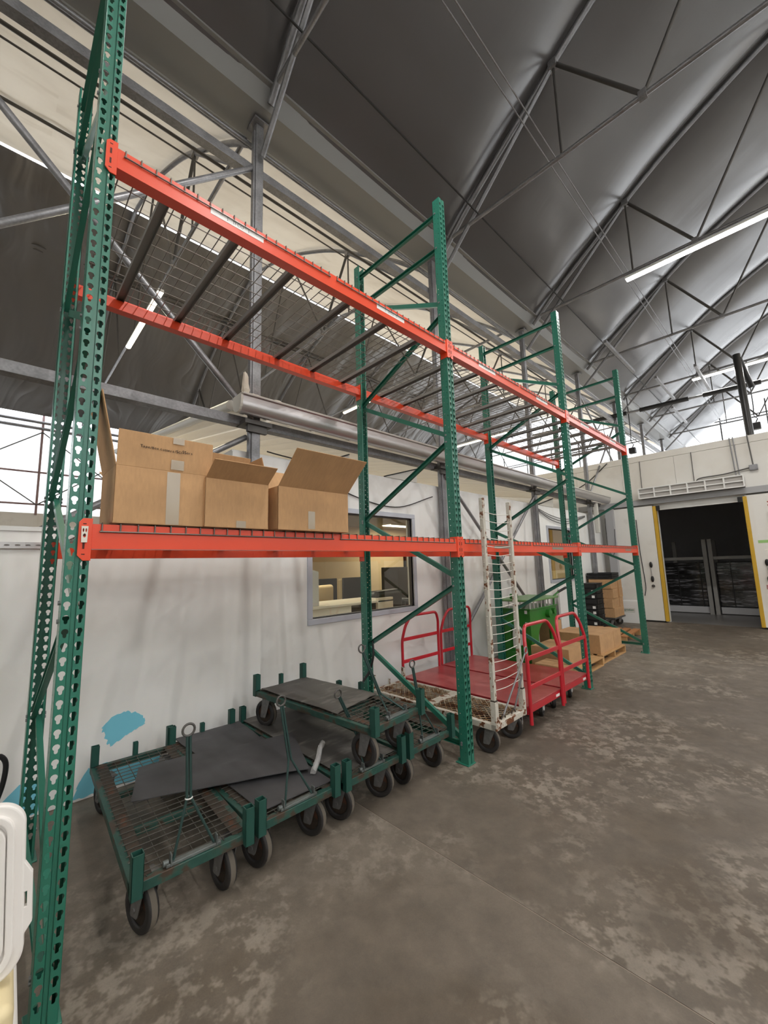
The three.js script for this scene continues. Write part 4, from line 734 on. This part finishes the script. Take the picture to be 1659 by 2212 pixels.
// black heating pipes and small hanging units beyond the panel wall
{
  const p = thing('heating_pipe', 'black lagged heating pipe crossing above the cold room wall', 'pipe');
  mesh('carrier', rod(V(13.4, 6.02, -4.5), V(13.4, 5.83, 2.6), 0.035), M.galvPipe, p);
  for (const [a, b] of [[-1.0, 0.18], [0.5, 1.66], [-3.4, -1.35]]) mesh('lagging', rod(V(13.4, 5.9 - a * 0.027, a), V(13.4, 5.9 - b * 0.027, b), 0.065, 10), M.black, p);
  const q = thing('heating_riser', 'black upright lagged pipe standing above the cold room wall', 'pipe');
  mesh('riser', rod(V(12.4, 4.125, 1.36), V(12.4, 6.35, 1.33), 0.075, 12), M.blackGloss, q); mesh('branch', rod(V(12.4, 6.25, 1.36), V(12.7, 5.55, 1.5), 0.06, 10), M.black, q);
  for (const [z, l] of [[-1.34, 'small black unit hanging by a cord beside the fifth column'], [1.44, 'small black unit hanging by a cord beside the black riser']]) { const u = thing('hanging_unit', l, 'fan', [13.54, 4.78, z], 0, 'small hanging units'); mesh('body', rbx(-0.08, 0.08, -0.09, 0.09, -0.09, 0.09, 0.02), M.black, u); mesh('cord', pipe([V(0, 0.09, 0), V(0, 0.22, 0.05), V(0, 0.3, -0.04), V(0, 0.5, 0), V(0, 1.76, 0)], 0.014, 16, 6), M.black, u); }
  for (const [k, z] of [[3, -0.6], [4, -0.3], [4, 0.55], [5, -0.5]]) { const x = X0 + k * BAY; tag(mesh('shade_rail', rbx(x - 1.3, x + 0.9, 6.3, 6.37, z - 0.03, z + 0.03, 0.004), M.galv), ['galvanised rail across the fourth truss', 'galvanised rail across the fifth truss near the gutter', 'galvanised rail across the fifth truss farther from the gutter', 'galvanised rail across the sixth truss'][[3, 4, 4.5, 5].indexOf(k === 4 && z > 0 ? 4.5 : k)], 'rail'); }
}
// ---------------------------------------------------------------- goods at the far end of the rack
{
  // green machine: arched panels under a railed tray
  const W = 0.88, D = 0.42, c = thing('green_machine', 'green steel machine with arched sides and a railed tray beside the wall', 'machine', [5.42, 0, -0.92]);
  const archPanel = (w, h0, h1, ow, oy) => { const s = new THREE.Shape([[0, h0], [w, h0], [w, h1], [0, h1]].map((p) => new THREE.Vector2(...p))); const q = new THREE.Path(), cx = w / 2, r = ow / 2; q.moveTo(cx - r, h0 + 0.1); q.lineTo(cx - r, oy - r); q.absarc(cx, oy - r, r, Math.PI, 0, true); q.lineTo(cx + r, h0 + 0.1); q.closePath(); s.holes = [q]; return new THREE.ExtrudeGeometry(s, { depth: 0.02, bevelEnabled: false, curveSegments: 8 }); };
  mesh('side_panel', archPanel(W, 0.12, 0.84, 0.42, 0.62).translate(0, 0, 0), M.kelly, c); mesh('side_panel', archPanel(W, 0.12, 0.84, 0.42, 0.62).translate(0, 0, -D), M.kelly, c);
  mesh('end_panel', archPanel(D, 0.12, 0.84, 0.2, 0.62).rotateY(Math.PI / 2).translate(0, 0, 0), M.kelly, c); mesh('end_panel', archPanel(D, 0.12, 0.84, 0.2, 0.62).rotateY(Math.PI / 2).translate(W - 0.02, 0, 0), M.kelly, c);
  mesh('base', [rbx(-0.03, W + 0.03, 0.08, 0.13, -D - 0.03, 0.04, 0.01)], M.kelly, c);
  mesh('top_plate', rbx(-0.02, W + 0.02, 0.83, 0.85, -D - 0.02, 0.04, 0.006), M.kelly, c);
  mesh('tray', [rbx(-0.06, W + 0.04, 0.95, 0.985, -D - 0.04, 0.06, 0.012)], std({ color: lin(0.16, 0.3, 0.12), roughness: 0.4 }), c);
  for (let i = 0; i < 8; i++) mesh('tray_rod', rod(V(0.02 + i * 0.12, 0.84, 0.02), V(0.02 + i * 0.12, 0.96, 0.02), 0.011), M.alu, c);
  for (const z of [-0.12, -0.3]) mesh('tray_rod', rod(V(0, 0.84, z), V(0, 0.96, z), 0.011), M.alu, c);
  mesh('gear_housing', [rod(V(0.55, 0.74, 0.02), V(0.55, 0.74, 0.08), 0.06, 16), rod(V(0.74, 0.76, 0.02), V(0.74, 0.76, 0.07), 0.045, 16), rbx(0.02, 0.12, 0.98, 1.06, -0.3, -0.2, 0.02)], M.kelly, c);
  mesh('lever', [rod(V(0.82, 0.98, 0.02), V(0.92, 1.04, 0.06), 0.014), rod(V(0.8, 0.85, 0.02), V(0.82, 0.98, 0.02), 0.016)], M.kelly, c); mesh('grip', rod(V(0.92, 1.04, 0.06), V(1.08, 1.1, 0.12), 0.02, 10), M.black, c);
  for (const y of [0.78, 0.6]) mesh('decal', bx(-0.003, -0.001, y, y + 0.06, -0.06, -0.02), M.white, c);
  for (const [x, z] of [[0.1, -0.02], [W - 0.1, -0.02], [0.1, -D + 0.04], [W - 0.1, -D + 0.04]]) caster(c, x, z, 0.04, 0.085, 0.4, { tread: M.tyre });
}
function pallet(label, x, z, w = 1.02, d = 1.0) {
  const p = thing('wooden_pallet', label, 'pallet', [x, 0, z], 0, 'pale wooden pallets');
  for (let i = 0; i < 7; i++) mesh('top_board', rbx(0, w, 0.105, 0.122, -d + i * (d - 0.09) / 6, -d + i * (d - 0.09) / 6 + 0.09, 0.002), M.wood, p);
  for (const zz of [0, 0.5, 1]) mesh('bottom_board', rbx(0, w, 0, 0.017, -d + zz * (d - 0.09), -d + zz * (d - 0.09) + 0.09, 0.002), M.wood, p);
  for (const xx of [0, 0.5, 1]) mesh('stringer', rbx(xx * (w - 0.04), xx * (w - 0.04) + 0.04, 0.017, 0.105, -d, 0, 0.002), M.wood, p);
}
pallet('pale wooden pallet beside the third upright frame', 5.26, -0.27, 1.06, 0.6); pallet('pale wooden pallet near the end frame', 6.4, -0.3, 1.06);
{ const p = thing('wooden_pallet', 'reddish pallet lying beyond the end frame brace', 'pallet', [8.25, 0, -0.5], 0.05, 'pale wooden pallets'); for (let i = 0; i < 5; i++) mesh('top_board', rbx(0, 1.1, 0.1, 0.12, -0.8 + i * 0.17, -0.68 + i * 0.17, 0.002), std({ map: tWood, color: lin(0.7, 0.5, 0.4), roughness: 0.8 }), p); for (const xx of [0, 0.53, 1.06]) mesh('stringer', rbx(xx, xx + 0.04, 0, 0.1, -0.8, 0, 0.002), M.wood, p); }
function closedBox(label, x0, x1, y0, y1, z0, z1, group, label2, name = 'carton') {
  const c = thing(name, label, 'cardboard box', [(x0 + x1) / 2, y0, (z0 + z1) / 2], 0, group), w = (x1 - x0) / 2, d = (z1 - z0) / 2, h = y1 - y0;
  mesh('shell', rbx(-w, w, 0, h - 0.004, -d, d, 0.004), M.card, c);
  mesh('flap', rbx(-w, w, h - 0.004, h, 0.002, d, 0.0015), M.card, c); mesh('flap', rbx(-w, w, h - 0.004, h, -d, -0.002, 0.0015), M.card, c);
  if (label2) mesh('paper_label', bx(-0.05, 0.09, h, h + 0.001, 0.04, 0.12), M.white, c);
  return c;
}
const gp = 'cartons on the pallets';
closedBox('carton with a white paper label on the pallet beside the third frame', 5.3, 5.92, 0.123, 0.37, -0.86, -0.34, gp, true);
closedBox('long flat topped carton on the pallet near the end frame', 6.44, 7.05, 0.123, 0.4, -1.02, -0.34, gp);
closedBox('narrow carton at the outer end of the pallet near the end frame', 7.06, 7.42, 0.123, 0.39, -0.9, -0.34, gp);
closedBox('carton standing on its side behind the long flat topped carton', 6.46, 6.78, 0.123, 0.55, -1.29, -1.04, gp);
closedBox('low brown carton on the floor behind the red trucks', 4.9, 5.24, 0.0, 0.24, -0.62, -0.2, gp);
// stack of black folding crates
for (let i = 0; i < 9; i++) {
  const c = thing('plastic_crate', `black ribbed plastic crate, ${['lowest', 'second lowest', 'third lowest', 'fourth lowest', 'middle', 'fourth highest', 'third highest', 'second highest', 'topmost'][i]} of the tall stack`, 'crate', [9.3, i * 0.114, -1.31], 0, 'stacked black crates');
  mesh('body', [rbx(0, 0.4, 0, 0.012, -0.3, 0, 0.004), rbx(0, 0.4, 0, 0.1, -0.012, 0, 0.004), rbx(0, 0.4, 0, 0.1, -0.3, -0.288, 0.004), rbx(0, 0.012, 0, 0.1, -0.3, 0, 0.004), rbx(0.388, 0.4, 0, 0.1, -0.3, 0, 0.004), rbx(-0.008, 0.408, 0.09, 0.108, -0.308, 0.008, 0.004)], M.black, c);
  for (let k = 0; k < 4; k++) mesh('rib', bx(0.05 + k * 0.09, 0.065 + k * 0.09, 0.01, 0.09, 0, 0.006), M.blackGloss, c);
  if (i % 3 !== 2) mesh('paper_tag', bx(-0.0025, -0.001, 0.02, 0.075, -0.1, -0.04), M.white, c);
}
// carton trolley
{
  const t = thing('carton_trolley', 'low dark trolley carrying the stacked cartons by the wall', 'trolley', [10.0, 0, -1.2]);
  mesh('deck', rbx(0, 0.75, 0.18, 0.215, -0.6, 0, 0.005), M.darkSteel, t);
  for (const [x, z] of [[0.1, -0.08], [0.65, -0.08], [0.1, -0.5], [0.65, -0.5]]) caster(t, x, z, 0.075, 0.18, 0.4, { tread: M.tyre });
  for (let r = 0; r < 4; r++) for (let k = 0; k < 3; k++) {
    const y0 = 0.216 + r * 0.215, j = 0.02 * (hash(r, k, 8) - 0.5), xa = 10.02 + k * 0.235 + j;
    closedBox(`carton on the trolley, ${['lowest', 'second lowest', 'second highest', 'topmost'][r]} row, ${['beside the crates', 'in the middle', 'toward the sliding door'][k]}`, xa, xa + 0.23, y0, y0 + 0.213, -1.7 + j, -1.22 + 2 * j, 'cartons on the trolley');
  }
  for (let i = 0; i < 3; i++) { const d = thing('black_tray', `flat black plastic tray, ${['lowest', 'middle', 'topmost'][i]} of three on the trolley cartons`, 'tray', [10.05, 1.078 + i * 0.05, -1.2], 0, 'black trays on the cartons'); mesh('tray', [rbx(0, 0.5, 0, 0.01, -0.55, 0, 0.004), rbx(0, 0.5, 0, 0.045, -0.012, 0, 0.004), rbx(0, 0.5, 0, 0.045, -0.55, -0.538, 0.004), rbx(0, 0.012, 0, 0.045, -0.55, 0, 0.004), rbx(0.488, 0.5, 0, 0.045, -0.55, 0, 0.004)], M.black, d); }
}
{
  const b = thing('white_carton', 'white carton lettered grodan standing by the first sliding door', 'cardboard box', [10.98, 0, -1.36]);
  mesh('shell', rbx(0, 0.34, 0, 0.52, 0, 0.38, 0.005), M.white, b);
  const m = textPlate('grodan', 0.3, 0.09, '#d2d0ca', '#3f6f58', 'bold 240px sans-serif');
  mesh('print', new THREE.PlaneGeometry(0.26, 0.078).rotateY(-Math.PI / 2).translate(-0.0012, 0.31, 0.18), m, b, true).userData.label = 'green lettering grodan';
  mesh('print_line', bx(-0.0015, -0.0005, 0.255, 0.259, 0.05, 0.3), M.kelly, b);
}
{ const b = thing('white_board', 'plain white board leaning on the office wall beside the black crates', 'board', [8.1, 0, -1.62]); mesh('sheet', rbx(0, 1.1, 0, 0.98, -0.02, 0.02, 0.004), M.white, b); }
// wrapped pallets in the cold room
{
  const rackg = thing('cold_rack', 'grey rack posts standing inside the cold room', 'rack');
  for (const [z, x] of [[-0.98, 13.7], [0.04, 13.7], [0.16, 13.72], [-0.86, 14.9], [0.1, 14.9]]) mesh('post', rbx(x - 0.05, x + 0.05, 0, 2.0, z - 0.045, z + 0.045, 0.005), std({ color: lin(0.4, 0.39, 0.37), roughness: 0.5 }), rackg);
  for (const z of [-0.46, 0.66]) mesh('rail', rbx(13.7, 13.8, 1.45, 1.53, z - 0.5, z + 0.5, 0.004), std({ color: lin(0.4, 0.39, 0.37), roughness: 0.5 }), rackg);
  for (const [z0, z1, l] of [[-0.93, -0.02, 'dark stretch wrapped pallet load in shadow inside the cold room'], [0.22, 1.35, 'glossy stretch wrapped pallet load catching light inside the cold room']]) {
    const w = thing('wrapped_load', l, 'wrapped pallet', [13.8, 0, 0], 0, 'wrapped pallets in the cold room');
    const g = new RoundedBoxGeometry(1.1, 1.18, z1 - z0, 6, 0.03).translate(0.55, 0.79, (z0 + z1) / 2), p = g.attributes.position;
    for (let i = 0; i < p.count; i++) p.setX(i, p.getX(i) + 0.03 * (fbm(p.getY(i) * 0.5, p.getZ(i) * 0.2 + 2, 16, 3, 33) - 0.5)); g.computeVertexNormals();
    mesh('film', g, M.wrap, w); mesh('pallet_base', rbx(0, 1.1, 0.02, 0.19, z0, z1, 0.005), M.cold, w);
    for (const z of [z0 + 0.3, z0 + 0.8]) if (z < z1) mesh('strap', bx(-0.012, 0.0, 0.2, 1.39, z - 0.012, z + 0.012), M.black, w);
  }
}
// ---------------------------------------------------------------- office furniture behind the window
{
  const glow = std({ color: lin(1, 0.95, 0.85), emissive: lin(1, 0.9, 0.7), emissiveIntensity: 2.2 });
  for (const [x, z] of [[3.4, -3.4], [7.4, -5.2], [8.8, -3.0]]) {
    const l = thing('ceiling_light', x < 4 ? 'lit office ceiling panel nearest the large window' : x < 8 ? 'lit office ceiling panel deeper in the room' : 'lit office ceiling panel behind the narrow window', 'light', [x, 2.535, z]);
    mesh('panel', rbx(-0.6, 0.6, -0.01, 0.012, -0.16, 0.16, 0.004), glow, l); mesh('trim', [bx(-0.62, 0.62, -0.004, 0.014, 0.16, 0.18), bx(-0.62, 0.62, -0.004, 0.014, -0.18, -0.16)], M.white, l);
    const a = new THREE.RectAreaLight(lin(1, 0.9, 0.7), 13, 1.2, 0.32); a.position.set(x, 2.52, z); a.rotation.x = -Math.PI / 2; a.name = 'office_lamp'; scene.add(a);
  }
  const officeChair = (label, x, z, turn, mat, h) => { const c = thing('office_chair', label, 'chair', [x, 0, z], turn, 'office chairs'); mesh('backrest', rbx(-0.24, 0.24, 0.5, h, -0.05, 0.05, 0.05, 3), mat, c); mesh('seat', rbx(-0.25, 0.25, 0.42, 0.52, 0, 0.5, 0.04, 2), mat, c); mesh('pedestal', rod(V(0, 0.05, 0.25), V(0, 0.42, 0.25), 0.03), M.black, c); mesh('base', [bx(-0.3, 0.3, 0.03, 0.07, 0.23, 0.27), bx(-0.02, 0.02, 0.03, 0.07, -0.05, 0.55)], M.black, c); };
  officeChair('cream office chair nearest the large window desk', 3.55, -3.35, 0.3, M.creamChair, 1.26); officeChair('cream office chair with dark edge behind the desk', 5.0, -4.5, -0.3, M.creamChair, 1.31);
  const arm = (label, x, z) => { const c = thing('armchair', label, 'armchair', [x, 0, z], 0.2, 'black armchairs'); mesh('backrest', rbx(-0.4, 0.4, 0.35, 1.14, -0.12, 0.12, 0.08, 3), M.leather, c); mesh('seat', rbx(-0.4, 0.4, 0.1, 0.5, -0.7, 0, 0.08, 3), M.leather, c); for (const s of [-1, 1]) mesh('armrest', rbx(s * 0.44 - 0.1, s * 0.44 + 0.1, 0.1, 0.95, -0.7, 0.1, 0.07, 3), M.leather, c); };
  arm('black leather armchair beside the desk end', 4.5, -2.95); arm('black leather armchair closest to the window edge', 5.65, -3.0);
  const dsk = thing('office_desk', 'cream desk with panel front under the large window', 'desk', [2.35, 0, -2.4]); mesh('top', rbx(0, 1.7, 1.02, 1.05, -0.6, 0.1, 0.006), M.desk, dsk); mesh('front_panel', rbx(0.05, 0.95, 0.2, 1.02, 0.04, 0.06, 0.004), M.desk, dsk); mesh('end_panel', rbx(1.4, 1.7, 0.4, 1.08, 0.05, 0.1, 0.004), M.desk, dsk); mesh('leg', rbx(0, 0.04, 0, 1.02, -0.58, 0.08, 0.004), M.desk, dsk);
  tag(mesh('leaning_board', bar(V(2.62, 0.6, -2.25), V(2.85, 1.5, -2.6), 0.2, 0.02, V(0, 0, 1)), M.offWhite), 'tall pale board leaning on the desk behind the window glass', 'board');
  for (const [x, w, l] of [[2.9, 0.62, 'dark cubicle screen behind the leaning board'], [3.8, 0.66, 'dark cubicle screen behind the first cream chair'], [4.6, 0.6, 'dark cubicle screen between the cream chairs']]) { const s = thing('cubicle_screen', l, 'partition', [x, 0, -4.2], 0, 'cubicle screens'); mesh('panel', rbx(0, w, 0.5, 1.33, -0.02, 0.02, 0.01), std({ color: lin(0.035, 0.032, 0.035), roughness: 0.8 }), s); mesh('foot', bx(0.05, 0.1, 0, 0.5, -0.2, 0.2), M.black, s); }
  const cab = thing('office_shelf', 'dark shelf unit with an open frame beside the armchairs', 'shelf', [5.9, 0, -4.0]); mesh('body', rbx(0, 1.4, 0, 1.5, -0.5, 0, 0.01), std({ color: lin(0.09, 0.075, 0.065), roughness: 0.6 }), cab); mesh('frame', [rbx(0.5, 0.56, 1.5, 2.0, -0.3, -0.25), rbx(0.5, 1.4, 1.94, 2.0, -0.3, -0.25)], M.black, cab);
  tag(mesh('window_blind', rbx(8.15, 9.4, 1.1, 1.32, W2 - 0.16, W2 - 0.13, 0.004), std({ color: lin(0.6, 0.42, 0.2), roughness: 0.8 })), 'tan board across the bottom of the narrow office window', 'board');
}
// ---------------------------------------------------------------- white lid and totes at the camera's side
{
  const t = thing('plastic_tote', 'pale yellow plastic tote under the white lid', 'tote', [-0.325, 0, 0.316], -0.02);
  mesh('body', [rbx(-0.23, 0.23, 0, 0.42, -0.15, 0.15, 0.03, 3)], M.toteYellow, t); mesh('rim', rbx(-0.25, 0.25, 0.4, 0.485, -0.17, 0.17, 0.025, 3), std({ color: lin(0.78, 0.66, 0.4), roughness: 0.5 }), t); mesh('liner', rbx(-0.262, 0.262, 0.3, 0.42, -0.18, 0.16, 0.03, 3), M.foam, t);
  const l = thing('foam_lid', 'white ridged plastic lid with a slotted handle, standing on edge', 'lid', [-0.338, 0.49, 0.36], -0.15); l.rotation.z = 0.05;
  const rr2 = (w, h, r) => { const s = new THREE.Shape(); s.moveTo(-w / 2 + r, 0); s.lineTo(w / 2 - r, 0); s.absarc(w / 2 - r, r, r, -Math.PI / 2, 0); s.lineTo(w / 2, h - r); s.absarc(w / 2 - r, h - r, r, 0, Math.PI / 2); s.lineTo(-w / 2 + r, h); s.absarc(-w / 2 + r, h - r, r, Math.PI / 2, Math.PI); s.lineTo(-w / 2, r); s.absarc(-w / 2 + r, r, r, Math.PI, Math.PI * 1.5); return s; };
  const W = 0.55, H = 0.42; const slab = rr2(W, H, 0.06);
  mesh('panel', new THREE.ExtrudeGeometry(slab, { depth: 0.012, bevelEnabled: true, bevelThickness: 0.006, bevelSize: 0.006, bevelSegments: 3, curveSegments: 12 }), M.foam, l);
  for (const [k, d] of [[0.035, 0.01], [0.07, 0.008]]) { const o = rr2(W - k, H - k, 0.05), i = rr2(W - k - 0.018, H - k - 0.018, 0.045); const hole = new THREE.Path(i.getPoints(10).map((p) => new THREE.Vector2(p.x, p.y + 0.009))); o.holes = [hole]; mesh('ridge', new THREE.ExtrudeGeometry(o, { depth: d, bevelEnabled: true, bevelThickness: 0.003, bevelSize: 0.003, bevelSegments: 2, curveSegments: 10 }).translate(0, k / 2, 0.018), M.foam, l); }
  const hs = new THREE.Shape([[0, 0.08], [0.02, 0.11], [0.02, 0.23], [0, 0.27], [-0.03, 0.27], [-0.03, 0.08]].map((p) => new THREE.Vector2(...p))); hs.holes = [new THREE.Path([[0.002, 0.15], [0.013, 0.15], [0.013, 0.19], [0.002, 0.19]].map((p) => new THREE.Vector2(...p)))];
  mesh('handle', new THREE.ExtrudeGeometry(hs, { depth: 0.012, bevelEnabled: true, bevelThickness: 0.002, bevelSize: 0.002, bevelSegments: 2 }).translate(W / 2, 0, 0.002), M.foam, l);
}
{
  const d = thing('corded_tool', 'black corded tool with looped cable by the white panel wall', 'tool', [-0.2, 0, -1.35]);
  mesh('base', rbx(-0.25, 0.16, 0, 0.2, -0.16, 0.16, 0.05, 3), M.black, d); mesh('clamp', rbx(-0.1, 0.09, 0.2, 0.25, -0.05, 0.05, 0.008), M.greyPaint, d); mesh('body', rbx(0.0, 0.075, 0.24, 0.45, -0.04, 0.04, 0.02, 2), M.black, d);
  mesh('cable', pipe([V(0.045, 0.43, 0), V(0.06, 0.49, 0), V(0.1, 0.52, 0), V(0.135, 0.47, 0), V(0.13, 0.36, 0), V(0.1, 0.24, 0)], 0.013, 30, 8), M.black, d);
}
renderer.render(scene, camera);
